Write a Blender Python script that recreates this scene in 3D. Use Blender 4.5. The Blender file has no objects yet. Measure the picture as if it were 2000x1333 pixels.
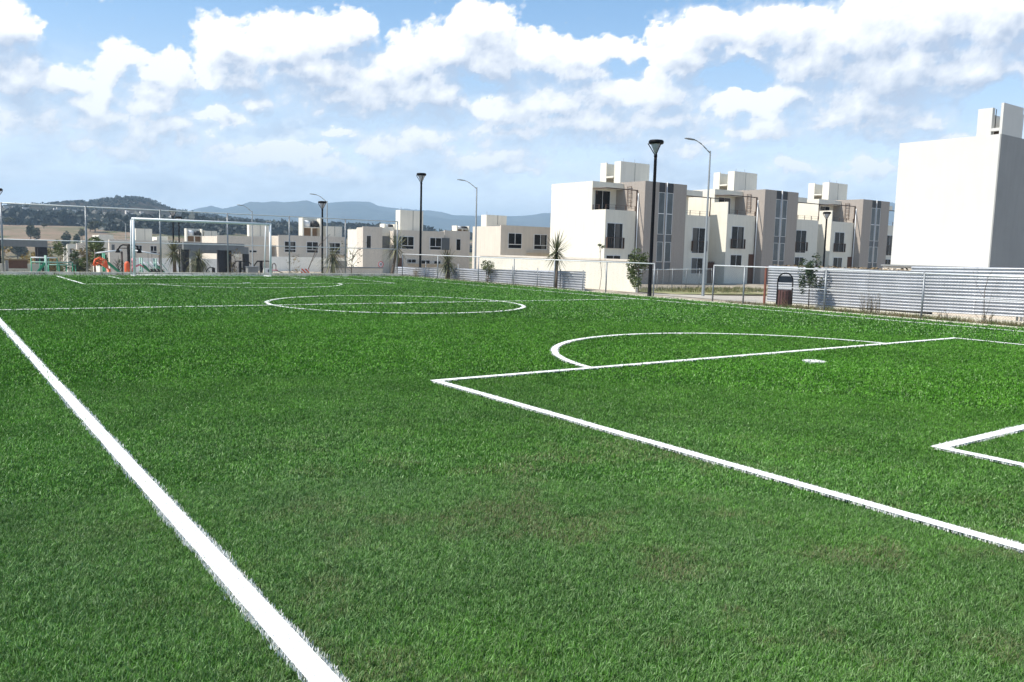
import bpy, math, random
import numpy as np
from mathutils import Vector, Matrix, noise as mnoise
CAM_M=[[0.811416, 0.043233, -0.582868], [-0.583884, 0.104598, -0.805071], [0.026161, 0.993574, 0.110115]]
LENS=28.5905
RIDGE_FAR=[(13.34, 1.58), (14.27, 2.04), (15.52, 2.42), (16.31, 2.26), (17.43, 2.57), (18.07, 2.76), (18.72, 2.72), (21.03, 2.82), (21.7, 2.95), (22.54, 2.71), (23.72, 2.96), (25.09, 3.08), (25.78, 3.07), (26.48, 2.82), (27.87, 2.69), (29.49, 2.64), (30.69, 2.57), (31.58, 2.38), (33.07, 2.36), (35.32, 2.38), (36.6, 2.41), (37.56, 2.58), (38.31, 2.63), (42.78, 2.49), (49.7, 2.1), (56.2, 2.2), (59.2, 3.37), (60.42, 3.63), (61.13, 3.15), (63.64, 1.97), (70.22, 1.45)]
RIDGE_NEAR=[(-1.07, 0.96), (2.28, 1.49), (3.8, 1.78), (5.91, 1.97), (6.99, 2.15), (7.82, 2.25), (8.67, 2.36), (9.24, 2.54), (10.25, 2.69), (11.12, 2.72), (11.86, 2.64), (12.45, 2.41), (13.2, 2.12), (14.27, 1.94), (15.67, 1.77), (17.9, 1.55), (19.6, 1.37), (21.06, 1.25), (23.05, 0.9), (25.8, 0.46)]
CLOUDS=[(3.66, 11.39, 2.25, 2.48, 1), (4.81, 11.84, 1.54, 1.53, 1), (4.85, 9.32, 2.45, 2.14, 1), (6.95, 9.29, 2.02, 1.46, 0.9), (5.55, 7.09, 3.42, 2.06, 0.7), (10.6, 11.24, 1.2, 1.24, 0.9), (10.15, 10.24, 1.71, 1.04, 0.8), (13.2, 10.27, 2.09, 1.67, 0.9), (11.84, 8.45, 2.64, 1.54, 0.85), (9.55, 8.84, 1.13, 1.66, 0.9), (9.09, 7.59, 2.25, 1.51, 0.85), (12.24, 6.79, 4.45, 1.56, 0.5), (16.9, 12.16, 2.34, 1.89, 1), (17.51, 10.67, 2.84, 1.25, 0.9), (20.4, 12.63, 3.57, 2.01, 1), (23.03, 13.46, 2.65, 1.71, 1), (24.7, 13.9, 1.85, 1.3, 1), (22.37, 11.37, 4.96, 1.91, 1), (23.37, 9.99, 4.68, 1.62, 0.8), (16.09, 10.08, 1.55, 0.93, 0.7), (16.22, 7.98, 2.97, 0.77, 0.8), (18.45, 9.01, 1.77, 0.9, 0.85), (13.6, 7.36, 1.81, 0.75, 0.75), (22.54, 8.97, 1.5, 0.58, 0.6), (24.05, 7.57, 2.03, 0.53, 0.5), (33.26, 14.44, 2.95, 1.89, 1), (31.21, 13.0, 3.46, 2.23, 1), (28.46, 12.07, 2.75, 1.77, 1), (26.4, 11.63, 2.38, 1.35, 1), (34.0, 12.62, 3.84, 2.25, 1), (29.86, 10.34, 5.89, 1.97, 1), (25.74, 9.97, 3.74, 1.96, 0.9), (36.79, 13.01, 2.44, 1.76, 0.9), (39.58, 12.9, 3.3, 1.45, 0.9), (42.0, 13.23, 2.24, 1.02, 0.85), (43.53, 13.45, 1.37, 0.63, 0.7), (39.61, 12.09, 5.21, 1.03, 0.8), (34.37, 11.98, 2.8, 1.17, 0.7), (29.21, 7.31, 3.3, 1.42, 0.85), (26.44, 6.68, 2.41, 1.01, 0.6), (34.78, 9.52, 3.17, 1.67, 0.9), (38.28, 10.1, 4.2, 1.66, 0.9), (41.76, 10.64, 4.16, 1.8, 0.9), (45.54, 10.64, 3.74, 1.95, 0.9), (40.78, 8.8, 5.93, 1.51, 0.85), (45.63, 8.83, 4.77, 1.49, 0.85), (35.88, 8.04, 5.62, 1.35, 0.6), (34.16, 6.28, 5.64, 1.03, 0.4), (46.78, 13.03, 3.03, 2.36, 1), (48.71, 14.39, 3.14, 1.91, 1), (51.64, 14.43, 2.73, 1.67, 1), (54.18, 14.31, 2.98, 1.86, 1), (56.68, 13.71, 2.73, 2.09, 1), (59.04, 14.0, 3.52, 2.63, 1), (62.16, 14.03, 3.9, 2.99, 1), (65.39, 13.99, 3.68, 3.32, 1), (50.76, 12.93, 3.58, 1.24, 0.9), (55.23, 12.44, 3.41, 2.14, 1), (60.09, 11.57, 5.8, 2.69, 1.05), (64.29, 11.28, 4.32, 2.31, 1), (58.77, 9.52, 5.65, 2.16, 0.9), (68.14, 11.52, 2.99, 2.77, 1), (53.8, 10.33, 2.7, 1.33, 0.95), (50.26, 10.1, 2.96, 1.22, 0.85), (52.32, 8.29, 3.89, 1.17, 0.8), (47.41, 7.17, 4.4, 1.0, 0.5), (60.05, 8.09, 2.35, 0.86, 0.8), (61.75, 8.48, 2.56, 1.03, 0.8), (63.27, 6.91, 2.5, 0.91, 0.5), (56.08, 9.0, 3.4, 1.26, 0.7), (54.07, 5.99, 1.91, 0.72, 0.5), (59.03, 5.77, 2.39, 0.96, 0.5), (35.59, 5.64, 2.83, 0.69, 0.3), (10.18, 5.69, 4.6, 1.24, 0.35), (19.07, 5.97, 5.18, 1.19, 0.5), (21.7, 5.11, 4.67, 1.01, 0.35), (20.38, 6.54, 1.97, 0.59, 0.6), (22.7, 6.67, 1.01, 0.33, 0.5)]
HOLES=[(50.5, 11.68, 2.27, 1.08, 0.9), (66.39, 9.7, 1.62, 1.08, 0.8), (33.35, 10.71, 1.46, 0.94, 0.7), (43.24, 12.27, 1.46, 0.58, 0.5), (49.27, 10.11, 0.65, 0.51, 0.3), (66.06, 9.0, 1.95, 0.9, 0.5)]
HOUSES=[{'n': 'a', 'base': -1.6, 'Y': 63, 'vols': [(43.99, 50.53, 63.0, 67.84, None, 3.78, 'tan'), (45.37, 47.82, 67.5, 68.46, 3.78, 4.99, 'cream')], 'wins': [(44.88, 46.4, 63.0, 1.76, 3.14, 'win'), (47.94, 49.46, 63.0, 1.74, 3.12, 'win')], 'slabs': [(47.03, 50.96, 63.0, 1.37, 1.41, 'win')]}, {'n': 'b', 'base': -2.0, 'Y': 76, 'vols': [(36.11, 38.27, 76.0, 77.45, None, 3.47, 'tan'), (36.14, 36.82, 77.5, 79.75, None, 3.27, 'cream'), (38.72, 40.01, 76.9, 82.9, None, 3.44, 'cream'), (39.54, 45.66, 76.0, 83, None, 3.25, 'tan'), (45.83, 49.1, 76.25, 83.25, None, 3.4, 'tan'), (41.9, 44.74, 79.0, 80.05, 3.13, 5.57, 'cream')], 'wins': [(36.51, 36.97, 76.0, 1.41, 2.64, 'win'), (40.52, 41.9, 76.0, 1.43, 2.68, 'win'), (43.9, 45.25, 76.0, 1.42, 2.65, 'win'), (47.35, 47.87, 76.25, 1.42, 2.61, 'win'), (41.16, 42.2, 76.0, -0.0, 0.33, 'win'), (42.88, 43.88, 76.0, -0.12, 0.25, 'win'), (44.44, 45.21, 76.0, -0.16, 0.19, 'win'), (40.07, 40.69, 76.0, -0.58, 0.47, 'door'), (38.73, 40.03, 76.9, 1.44, 2.68, 'panel'), (39.57, 40.51, 76.0, 1.44, 2.69, 'panel'), (45.25, 46.32, 76.0, 1.4, 2.69, 'panel')], 'slabs': [(41.22, 45.73, 76.0, -0.15, -0.09, 'win')], 'tanks': [(40.02, 41.37, 79.0, 80.07, 3.23, 4.02, 'cream'), (49.06, 50.85, 79.0, 79.99, 3.43, 4.18, 'cream')]}, {'n': 'c', 'base': -3.0, 'Y': 90, 'vols': [(32.43, 40.6, 90.0, 92.46, None, 2.5, 'tan'), (39.3, 41.41, 93.0, 96.5, 2.41, 3.87, 'cream')], 'wins': [(33.15, 34.4, 90.0, 0.72, 1.88, 'win'), (35.76, 37.08, 90.0, 0.7, 1.9, 'win'), (38.54, 39.82, 90.0, 0.66, 1.86, 'win')], 'slabs': [(32.41, 38.29, 90.0, -0.12, -0.11, 'win'), (39.25, 40.6, 90.0, 0.5, 0.55, 'win')], 'tanks': [(36.43, 38.78, 93.0, 94.24, 2.5, 4.75, 'cream')]}, {'n': 'd', 'base': -3.0, 'Y': 91, 'vols': [(25.98, 31.8, 91.0, 97, None, 2.26, 'tan'), (30.12, 32.42, 93.0, 93.73, 2.13, 3.92, 'cream')], 'wins': [(26.4, 26.78, 91.0, 0.59, 0.81, 'win'), (27.78, 28.51, 91.0, 0.57, 0.78, 'win'), (29.48, 30.28, 91.0, 0.58, 0.79, 'win'), (27.78, 28.33, 91.0, -0.11, 0.5, 'panelc')], 'slabs': [], 'tanks': []}, {'n': 'e', 'base': -4, 'Y': 128, 'vols': [(31.24, 36.53, 128.0, 129.83, None, 1.53, 'tan'), (35.48, 37.42, 131.0, 135, 1.39, 3.36, 'cream')], 'wins': [(32.03, 32.9, 128.0, -0.11, 0.87, 'win')], 'slabs': [], 'tanks': [(32.83, 35.25, 131.0, 132.22, 1.4, 3.62, 'cream')]}, {'n': 'f', 'base': -4.2, 'Y': 132, 'vols': [(25.67, 28.83, 132.4, 133.87, None, 1.5, 'tan'), (22.2, 25.59, 132.0, 132.84, None, 1.56, 'tan'), (21.81, 23.86, 138.0, 144, None, 2.25, 'cream'), (26.43, 28.77, 135.0, 136.47, 1.28, 3.41, 'cream'), (29.7, 31.28, 136.0, 143, None, 2.23, 'cream'), (28.57, 32.28, 133.2, 141.2, None, 1.62, 'cream')], 'wins': [(27.94, 28.79, 132.4, -0.26, 0.8, 'win'), (25.94, 26.7, 132.4, -0.23, 0.83, 'win'), (27.61, 28.39, 132.4, -2.05, -1.29, 'win'), (26.32, 26.95, 132.4, -1.99, -1.31, 'win'), (22.52, 22.91, 132.0, 0.0, 0.89, 'panel')], 'slabs': [], 'tanks': [(21.24, 21.8, 138.0, 139.37, 0.65, 2.12, 'cream')]}, {'n': 'g', 'base': -6, 'Y': 150, 'vols': [(20.42, 21.99, 150.0, 150.83, None, 0.84, 'tan'), (19.39, 20.82, 153.0, 153.91, None, 0.62, 'cream'), (19.1, 19.63, 155.0, 155.64, None, 0.17, 'cream')], 'wins': [(20.77, 21.26, 150.0, -0.97, 0.1, 'panel'), (19.74, 20.06, 153.0, -0.71, -0.04, 'panel')], 'slabs': [], 'tanks': [(21.57, 22.22, 153.0, 153.85, 0.68, 1.36, 'cream')]}]
FARTREES=[((28.9, 419.0, 1.8), 3.7), ((30.5, 378.8, 1.7), 5.7), ((34.5, 398.5, 2.2), 3.5), ((42.6, 458.0, 3.6), 5.2), ((44.2, 447.8, 3.9), 4.5), ((58.7, 556.9, 5.8), 3.5), ((66.3, 596.3, 6.3), 3.0), ((76.8, 635.4, 7.5), 3.2), ((53.6, 426.6, 3.7), 5.4), ((54.7, 416.4, 2.8), 2.6), ((59.5, 436.0, 3.2), 3.9), ((67.2, 475.3, 4.2), 3.6), ((76.9, 514.3, 5.4), 4.6), ((79.4, 513.9, 6.4), 6.5), ((90.8, 552.6, 6.0), 4.2), ((46.2, 618.3, 5.7), 5.5), ((38.2, 327.8, 1.3), 2.5), ((27.9, 228.3, -0.1), 3.2), ((31.2, 238.0, 0.2), 2.7), ((18.3, 259.4, -0.4), 2.6), ((16.8, 149.1, -0.4), 1.3), ((53.8, 295.1, 1.6), 2.3), ((66.8, 292.5, 2.0), 2.3)]
# ------------------------------------------------------------------ camera, sky, sun, exposure
S = bpy.context.scene
C = S.collection
cam_d = bpy.data.cameras.new('camera'); cam = bpy.data.objects.new('camera', cam_d); C.objects.link(cam)
cam_d.sensor_width = 36; cam_d.lens = LENS; cam_d.clip_start = 0.05; cam_d.clip_end = 20000
m4 = Matrix([[*CAM_M[0], 0], [*CAM_M[1], 0], [*CAM_M[2], 1.5], [0, 0, 0, 1]])
cam.matrix_world = m4
S.camera = cam
S.view_settings.view_transform = 'Standard'; S.view_settings.look = 'None'
S.view_settings.exposure = 0.60; S.view_settings.gamma = 1
S.render.resolution_x = 1024; S.render.resolution_y = 682
S.cycles.volume_bounces = 0; S.cycles.max_bounces = 6; S.cycles.transparent_max_bounces = 12
S.cycles.diffuse_bounces = 3

SUN_AZ = -72.0     # degrees from +Y towards +X: the sun stands left of the picture and a little ahead of the camera
SUN_EL = 52.0
sa, se = math.radians(SUN_AZ), math.radians(SUN_EL)
sun_dir = Vector((math.sin(sa)*math.cos(se), math.cos(sa)*math.cos(se), math.sin(se)))
sl = bpy.data.lights.new('sun', 'SUN'); sl.energy = 4.6; sl.angle = math.radians(0.5); sl.color = (1.0, 0.945, 0.855)
so = bpy.data.objects.new('sun', sl); C.objects.link(so)
so.rotation_euler = (-sun_dir).to_track_quat('-Z', 'Y').to_euler(); so.location = (-30, 10, 60)

W = bpy.data.worlds.new('World'); S.world = W; W.use_nodes = True
W.cycles.sampling_method = 'MANUAL'; W.cycles.sample_map_resolution = 256
nt = W.node_tree; nt.nodes.clear()

class NB:
    """small helper to write node trees"""
    def __init__(s, nt): s.nt = nt
    def n(s, t, **kw):
        x = s.nt.nodes.new(t)
        for k, v in kw.items(): setattr(x, k, v)
        return x
    def put(s, sock, v):
        if isinstance(v, (int, float)): sock.default_value = v
        elif isinstance(v, (tuple, list, Vector)):
            sock.default_value = tuple(v) if len(sock.default_value) == len(v) else (*v, 1)
        else: s.nt.links.new(v, sock)
    def m(s, op, a, b=None, c=None, clamp=False):
        x = s.n('ShaderNodeMath', operation=op); x.use_clamp = clamp
        s.put(x.inputs[0], a)
        if b is not None: s.put(x.inputs[1], b)
        if c is not None: s.put(x.inputs[2], c)
        return x.outputs[0]
    def v(s, op, a, b=None):
        x = s.n('ShaderNodeVectorMath', operation=op); s.put(x.inputs[0], a)
        if b is not None: s.put(x.inputs[1], b)
        return x.outputs[0]
    def noise(s, vec, scale, detail=4, rough=.5, lac=2, dist=0, out=0):
        x = s.n('ShaderNodeTexNoise'); s.put(x.inputs['Vector'], vec)
        x.inputs['Scale'].default_value = scale; x.inputs['Detail'].default_value = detail
        x.inputs['Roughness'].default_value = rough; x.inputs['Lacunarity'].default_value = lac
        x.inputs['Distortion'].default_value = dist
        return x.outputs[out]
    def ss(s, x, a, b, lo=0., hi=1.):
        r = s.n('ShaderNodeMapRange', interpolation_type='SMOOTHSTEP'); s.put(r.inputs[0], x)
        r.inputs[1].default_value = a; r.inputs[2].default_value = b; r.inputs[3].default_value = lo; r.inputs[4].default_value = hi
        return r.outputs[0]
    def lin(s, x, a, b, lo=0., hi=1.):
        r = s.n('ShaderNodeMapRange'); s.put(r.inputs[0], x)
        r.inputs[1].default_value = a; r.inputs[2].default_value = b; r.inputs[3].default_value = lo; r.inputs[4].default_value = hi
        return r.outputs[0]
    def n_len(s, vec, c):
        x = s.n('ShaderNodeVectorMath', operation='DISTANCE'); s.put(x.inputs[0], vec); s.put(x.inputs[1], c); return x.outputs['Value']
    def mix(s, f, a, b, mode='MIX'):
        x = s.n('ShaderNodeMix', data_type='RGBA', blend_type=mode)
        s.put(x.inputs[0], f); s.put(x.inputs[6], a); s.put(x.inputs[7], b)
        return x.outputs[2]

b = NB(nt)
tc = b.n('ShaderNodeTexCoord')
sep = b.n('ShaderNodeSeparateXYZ'); nt.links.new(tc.outputs['Generated'], sep.inputs[0])
az = b.m('MULTIPLY', b.m('ARCTAN2', sep.outputs[0], sep.outputs[1]), 57.2958)
el = b.m('MULTIPLY', b.m('ARCSINE', sep.outputs[2]), 57.2958)
sky = b.n('ShaderNodeTexSky', sky_type='NISHITA'); sky.sun_disc = False
sky.sun_elevation = se; sky.sun_rotation = sa; sky.altitude = 2200; sky.air_density = 1.0; sky.dust_density = 1.0; sky.ozone_density = 1.2
SKY_STRENGTH = 0.125
skyc = b.v('MULTIPLY', sky.outputs[0], (SKY_STRENGTH*.90, SKY_STRENGTH*1.12, SKY_STRENGTH*1.14))
pale = b.ss(el, 1, 17, .92, .05)                       # thin high haze that whitens the sky towards the horizon
front = b.ss(sep.outputs[1], -.3, .45, .62, 1.0)  # sky behind the camera shaped dimmer, to cut fill on the shaded facades
glow = b.m('MULTIPLY', front, b.ss(el, 0, 12, 1.75, 1.0))
pk = b.n('ShaderNodeVectorMath', operation='SCALE'); pk.inputs[0].default_value = (.60, .64, .70); b.put(pk.inputs['Scale'], glow)
skyc = b.mix(pale, skyc, pk.outputs[0])
fin = skyc
bg = b.n('ShaderNodeBackground'); nt.links.new(fin, bg.inputs[0]); bg.inputs[1].default_value = 1.0
wo = b.n('ShaderNodeOutputWorld'); nt.links.new(bg.outputs[0], wo.inputs[0])

def emat(name):
    m = bpy.data.materials.new(name); m.use_nodes = True; m.node_tree.nodes.clear(); return m

# procedural 2-D noise, evaluated on arrays
def _h(ix, iy, k):
    x = (ix.astype(np.int64)*374761393 + iy.astype(np.int64)*668265263 + k*1442695041) & 0xffffffff
    x = ((x ^ (x >> 13))*1274126177) & 0xffffffff
    x = (x ^ (x >> 16)) & 0xffffffff
    return x/4294967295.0
def gnoise(x, y, k=0):
    ix = np.floor(x); iy = np.floor(y); fx = x-ix; fy = y-iy
    ux = fx*fx*fx*(fx*(fx*6-15)+10); uy = fy*fy*fy*(fy*(fy*6-15)+10)
    def g(dx, dy):
        a = _h(ix+dx, iy+dy, k)*2*math.pi
        return np.cos(a)*(fx-dx)+np.sin(a)*(fy-dy)
    a = g(0, 0)*(1-ux)+g(1, 0)*ux; c = g(0, 1)*(1-ux)+g(1, 1)*ux
    return (a*(1-uy)+c*uy)*1.4
def fbm(x, y, o=5, r=.5, k=0):
    s = np.zeros_like(x); a = 1.; t = 0
    for i in range(o):
        s += a*gnoise(x*2**i+i*17.3, y*2**i-i*9.1, k+i); t += a; a *= r
    return s/t
def puffs(x, y, k=0):
    ix = np.floor(x); iy = np.floor(y); best = np.full_like(x, 9.)
    for dx in (-1, 0, 1):
        for dy in (-1, 0, 1):
            jx = ix+dx+_h(ix+dx, iy+dy, k); jy = iy+dy+_h(ix+dx, iy+dy, k+7)
            d = np.hypot(x-jx, y-jy); best = -np.log(np.exp(-12*best)+np.exp(-12*d))/12
    return .5-best

def build_clouds():
    A = np.arange(-28, 100.01, .125); E = np.arange(-2.0, 42.01, .125)
    a, e = np.meshgrid(A, E)
    wx = fbm(a*.35, e*.45, 5, .55, 3)*1.5 + fbm(a*1.3, e*1.6, 4, .6, 11)*.45
    wy = fbm(a*.35, e*.45, 5, .55, 23)*1.0 + fbm(a*1.3, e*1.6, 4, .6, 31)*.4
    qx, qy = a+wx, e+wy
    extra = [(-6, 12, 8, 3, 1), (-16, 8, 6, 3, .8), (-14, 19, 9, 4, 1), (8, 22, 10, 3.5, .9), (30, 24, 12, 4, .9), (52, 21, 12, 4.5, 1), (75, 15, 9, 4, 1), (84, 9, 7, 3, .9), (70, 27, 12, 5, .9), (18, 33, 14, 5, .9), (48, 34, 14, 5, .8)]
    s = np.zeros_like(a)
    for (ca, ce, ra, re, w) in CLOUDS+extra:
        w = max(w, .74); r = np.hypot((qx-ca)/(ra*1.3), (qy-ce)/(re*1.3))
        s += np.exp(14*w*np.clip(1-r, 0, 1))-1
    d = np.log1p(s)/14
    for (ca, ce, ra, re, w) in HOLES:
        d -= 1.1*w*np.clip(1-np.hypot((qx-ca)/(ra*1.25), (qy-ce)/(re*1.25)), 0, 1)
    body = d.copy()
    d = d+puffs(qx*.75, qy*.85, 1)*.24+puffs(qx*1.8, qy*2.0, 2)*.14+puffs(qx*4.2, qy*4.5, 4)*.07+fbm(a*1.1, e*1.3, 6, .62, 40)*.24
    def shift(f, da, de):
        ia, ie = int(round(da/.125)), int(round(de/.125))
        g = np.roll(np.roll(f, ia, 1), -ie, 0); return g
    veil = np.clip(fbm(a*.12+3, e*.35, 5, .55, 77)*1.6+.35, 0, 1)*np.clip((12.5-e)/5, 0, 1)
    r1 = d-shift(d, .35, .6); r2 = body-shift(body, .7, 1.6)
    n, mm = a.shape
    R_ = 9000.
    ar, er = np.radians(a), np.radians(e)
    co = np.stack([np.sin(ar)*np.cos(er)*R_, np.cos(ar)*np.cos(er)*R_, np.sin(er)*R_], -1).reshape(-1, 3)
    me = bpy.data.meshes.new('clouds')
    idx = np.arange(n*mm).reshape(n, mm)
    q = np.stack([idx[:-1, :-1], idx[1:, :-1], idx[1:, 1:], idx[:-1, 1:]], -1).reshape(-1, 4)
    me.vertices.add(len(co)); me.vertices.foreach_set('co', co.ravel())
    me.loops.add(q.size); me.loops.foreach_set('vertex_index', q.ravel().astype(np.int32))
    me.polygons.add(len(q)); me.polygons.foreach_set('loop_start', np.arange(0, q.size, 4, dtype=np.int32))
    me.update()
    for nm, f in (('thickness', d), ('relief', r1), ('mass', r2), ('veil', veil), ('elev', e), ('azim', a)):
        at = me.attributes.new(nm, 'FLOAT', 'POINT'); at.data.foreach_set('value', f.ravel().astype(np.float32))
    o = bpy.data.objects.new('clouds', me); C.objects.link(o); o['kind'] = 'structure'
    m = emat('cloud'); me.materials.append(m); b = NB(m.node_tree)
    def at(nm):
        x = b.n('ShaderNodeAttribute'); x.attribute_name = nm; return x.outputs['Fac']
    c = b.n('ShaderNodeCombineXYZ'); b.put(c.inputs[0], at('azim')); b.put(c.inputs[1], at('elev'))
    fine = b.m('SUBTRACT', b.noise(c.outputs[0], 3.2, 5, .65), .5)
    d0 = b.m('ADD', at('thickness'), b.m('MULTIPLY', fine, .22))
    top = b.ss(b.m('ADD', at('mass'), b.m('MULTIPLY', at('relief'), .6)), -.28, .30)
    width = b.lin(top, 0, 1, .70, .17)
    cov = b.m('DIVIDE', b.m('SUBTRACT', d0, .155), width, None, True)
    cov = b.m('SMOOTH_MIN', cov, 1.0, .2)
    cov = b.m('MULTIPLY', cov, b.ss(at('elev'), 0.0, 8.0, .35, 1.0))
    cov = b.m('MAXIMUM', cov, b.m('MULTIPLY', at('veil'), .62))
    lit = b.m('ADD', b.m('MULTIPLY', at('relief'), 1.5), b.m('MULTIPLY', at('mass'), 1.1))
    lit = b.m('ADD', lit, b.lin(at('thickness'), .25, 1.0, .80, .22))
    lit = b.m('ADD', lit, b.m('MULTIPLY', fine, .25), None, True)
    col = b.mix(lit, CLOUD_SHADE, CLOUD_LIT)
    em = b.n('ShaderNodeEmission'); b.put(em.inputs[0], col)
    tr = b.n('ShaderNodeBsdfTransparent')
    mx = b.n('ShaderNodeMixShader'); b.put(mx.inputs[0], cov); b.nt.links.new(tr.outputs[0], mx.inputs[1]); b.nt.links.new(em.outputs[0], mx.inputs[2])
    out = b.n('ShaderNodeOutputMaterial'); b.nt.links.new(mx.outputs[0], out.inputs[0])
    m.cycles.emission_sampling = 'NONE'
CLOUD_SHADE = (.40, .445, .54); CLOUD_LIT = (.90, .89, .88)
build_clouds()
# ------------------------------------------------------------------ helpers
random.seed(7)
rng = np.random.default_rng(11)
U = random.uniform
def interp(x, xs, ys): return float(np.interp(x, xs, ys))

class MB:
    """collects shapes (world coordinates) and links them as ONE mesh object"""
    def __init__(s): s.v = []; s.f = []
    def add(s, vs, fs):
        o = len(s.v); s.v += [tuple(p) for p in vs]; s.f += [tuple(i+o for i in f) for f in fs]; return s
    def box(s, x0, x1, y0, y1, z0, z1):
        if x0 > x1: x0, x1 = x1, x0
        if y0 > y1: y0, y1 = y1, y0
        if z0 > z1: z0, z1 = z1, z0
        return s.add([(x0,y0,z0),(x1,y0,z0),(x1,y1,z0),(x0,y1,z0),(x0,y0,z1),(x1,y0,z1),(x1,y1,z1),(x0,y1,z1)],
                     [(0,3,2,1),(4,5,6,7),(0,1,5,4),(1,2,6,5),(2,3,7,6),(3,0,4,7)])
    def tube(s, p0, p1, r0, r1=None, n=8, caps=True):
        if r1 is None: r1 = r0
        p0, p1 = Vector(p0), Vector(p1); d = (p1-p0)
        if d.length < 1e-6: return s
        d.normalize(); a = Vector((0,0,1)) if abs(d.z) < .9 else Vector((1,0,0))
        x = d.cross(a).normalized(); y = d.cross(x)
        vs = []
        for p, r in ((p0,r0),(p1,r1)):
            for i in range(n):
                t = 2*math.pi*i/n; vs.append(p+x*(r*math.cos(t))+y*(r*math.sin(t)))
        fs = [(i,(i+1)%n,n+(i+1)%n,n+i) for i in range(n)]
        if caps: fs += [tuple(range(n-1,-1,-1)), tuple(range(n,2*n))]
        return s.add(vs, fs)
    def path(s, pts, r, n=6):
        rs = r if isinstance(r, (list,tuple)) else [r]*len(pts)
        for i in range(len(pts)-1): s.tube(pts[i], pts[i+1], rs[i], rs[i+1], n)
        return s
    def cone_ring(s, c, rings, n=20, a0=0):
        """lathe about the vertical through c; rings = [(r, z)]"""
        o = len(s.v)
        for r, z in rings:
            for i in range(n):
                t = 2*math.pi*i/n+a0; s.v.append((c[0]+r*math.cos(t), c[1]+r*math.sin(t), z))
        for k in range(len(rings)-1):
            for i in range(n):
                s.f.append((o+k*n+i, o+k*n+(i+1)%n, o+(k+1)*n+(i+1)%n, o+(k+1)*n+i))
        s.f.append(tuple(o+i for i in range(n-1,-1,-1))); s.f.append(tuple(o+(len(rings)-1)*n+i for i in range(n)))
        return s
    def build(s, name, mat, parent=None, smooth=False):
        loc = Vector(parent['_w']) if parent is not None else Vector((0,0,0))
        me = bpy.data.meshes.new(name)
        me.from_pydata([(x-loc.x, y-loc.y, z-loc.z) for x, y, z in s.v], [], s.f)
        if smooth: me.shade_smooth()
        me.materials.append(mat); me.update()
        o = bpy.data.objects.new(name, me); C.objects.link(o)
        if parent is not None:
            o.parent = parent; o['_w'] = parent['_w']
        else: o['_w'] = (0,0,0)
        return o

def tag(o, label=None, cat=None, group=None, kind=None):
    if label: o['label'] = label
    if cat: o['category'] = cat
    if group: o['group'] = group
    if kind: o['kind'] = kind
    return o
def thing(name, label, cat, loc=(0,0,0), group=None):
    o = bpy.data.objects.new(name, None); C.objects.link(o); o.location = loc; o['_w'] = tuple(float(a) for a in loc)
    o.empty_display_size = .2
    return tag(o, label, cat, group)
def copy_tree(o, loc=None, rz=0., label=None, parent=None, scale=None):
    c = o.copy(); C.objects.link(c)
    if parent is not None: c.parent = parent
    if loc is not None: c.location = loc; c.rotation_euler = (0, 0, rz)
    if scale: c.scale = (scale,)*3
    if label: c['label'] = label
    for ch in list(o.children): copy_tree(ch, parent=c)
    return c

# ------------------------------------------------------------------ materials
MATS = {}
def mat(name, col, rough=.7, metal=0., var=.12, vscale=2., bump=0., bscale=60., spec=.4, streak=0., col2=None, c2s=1., c2t=(.5,.7)):
    m = bpy.data.materials.new(name); m.use_nodes = True; b = NB(m.node_tree); p = m.node_tree.nodes['Principled BSDF']
    g = b.n('ShaderNodeNewGeometry'); pos = g.outputs['Position']
    n = b.noise(pos, vscale, 5, .6)
    f = b.lin(n, .25, .75, 1-var, 1+var)
    c = b.v('MULTIPLY', tuple(col), b.v('MULTIPLY', (1,1,1), f)) if False else None
    k = b.n('ShaderNodeVectorMath', operation='SCALE'); k.inputs[0].default_value = col; b.put(k.inputs['Scale'], f); c = k.outputs[0]
    if streak:
        st = b.noise(b.v('MULTIPLY', pos, (3.,3.,.22)), 1.6, 5, .6)
        kk = b.n('ShaderNodeVectorMath', operation='SCALE'); b.put(kk.inputs[0], c); b.put(kk.inputs['Scale'], b.lin(st, .35, .75, 1+streak*.4, 1-streak)); c = kk.outputs[0]
    if col2 is not None:
        c = b.mix(b.ss(b.noise(pos, c2s, 6, .65), *c2t), c, tuple(col2))
    b.put(p.inputs['Base Color'], c); p.inputs['Roughness'].default_value = rough; p.inputs['Metallic'].default_value = metal
    p.inputs['Specular IOR Level'].default_value = spec
    if bump:
        bp = b.n('ShaderNodeBump'); bp.inputs['Strength'].default_value = bump; bp.inputs['Distance'].default_value = .02
        b.put(bp.inputs['Height'], b.noise(pos, bscale, 4, .6)); m.node_tree.links.new(bp.outputs[0], p.inputs['Normal'])
    MATS[name] = m; return m
M_cream = mat('cream_plaster', (.73,.69,.59), .85, var=.04, vscale=1.2, bump=.3, bscale=40, streak=.07)
M_tan = mat('beige_plaster', (.64,.57,.48), .85, var=.05, vscale=1.2, bump=.3, bscale=40, streak=.08)
M_grey_cream = mat('stone_plaster', (.66,.63,.55), .85, var=.04, vscale=1.2, bump=.3, streak=.07)
M_taupe = mat('taupe_plaster', (.36,.315,.275), .9, var=.08, vscale=6, bump=.5, bscale=60, streak=.08)
M_white = mat('white_plaster', (.62,.61,.57), .85, var=.035, vscale=.8, bump=.4, bscale=30, streak=.025)
M_greyw = mat('side_face_grey', (.30,.30,.29), .9, var=.06, vscale=.8, bump=.4, bscale=30, streak=.05)
M_panel = mat('grey_panel', (.10,.11,.115), .5, var=.06)
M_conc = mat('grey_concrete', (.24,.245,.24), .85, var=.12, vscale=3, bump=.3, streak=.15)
M_concd = mat('dark_concrete', (.028,.03,.036), .8, var=.12, vscale=3)
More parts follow.
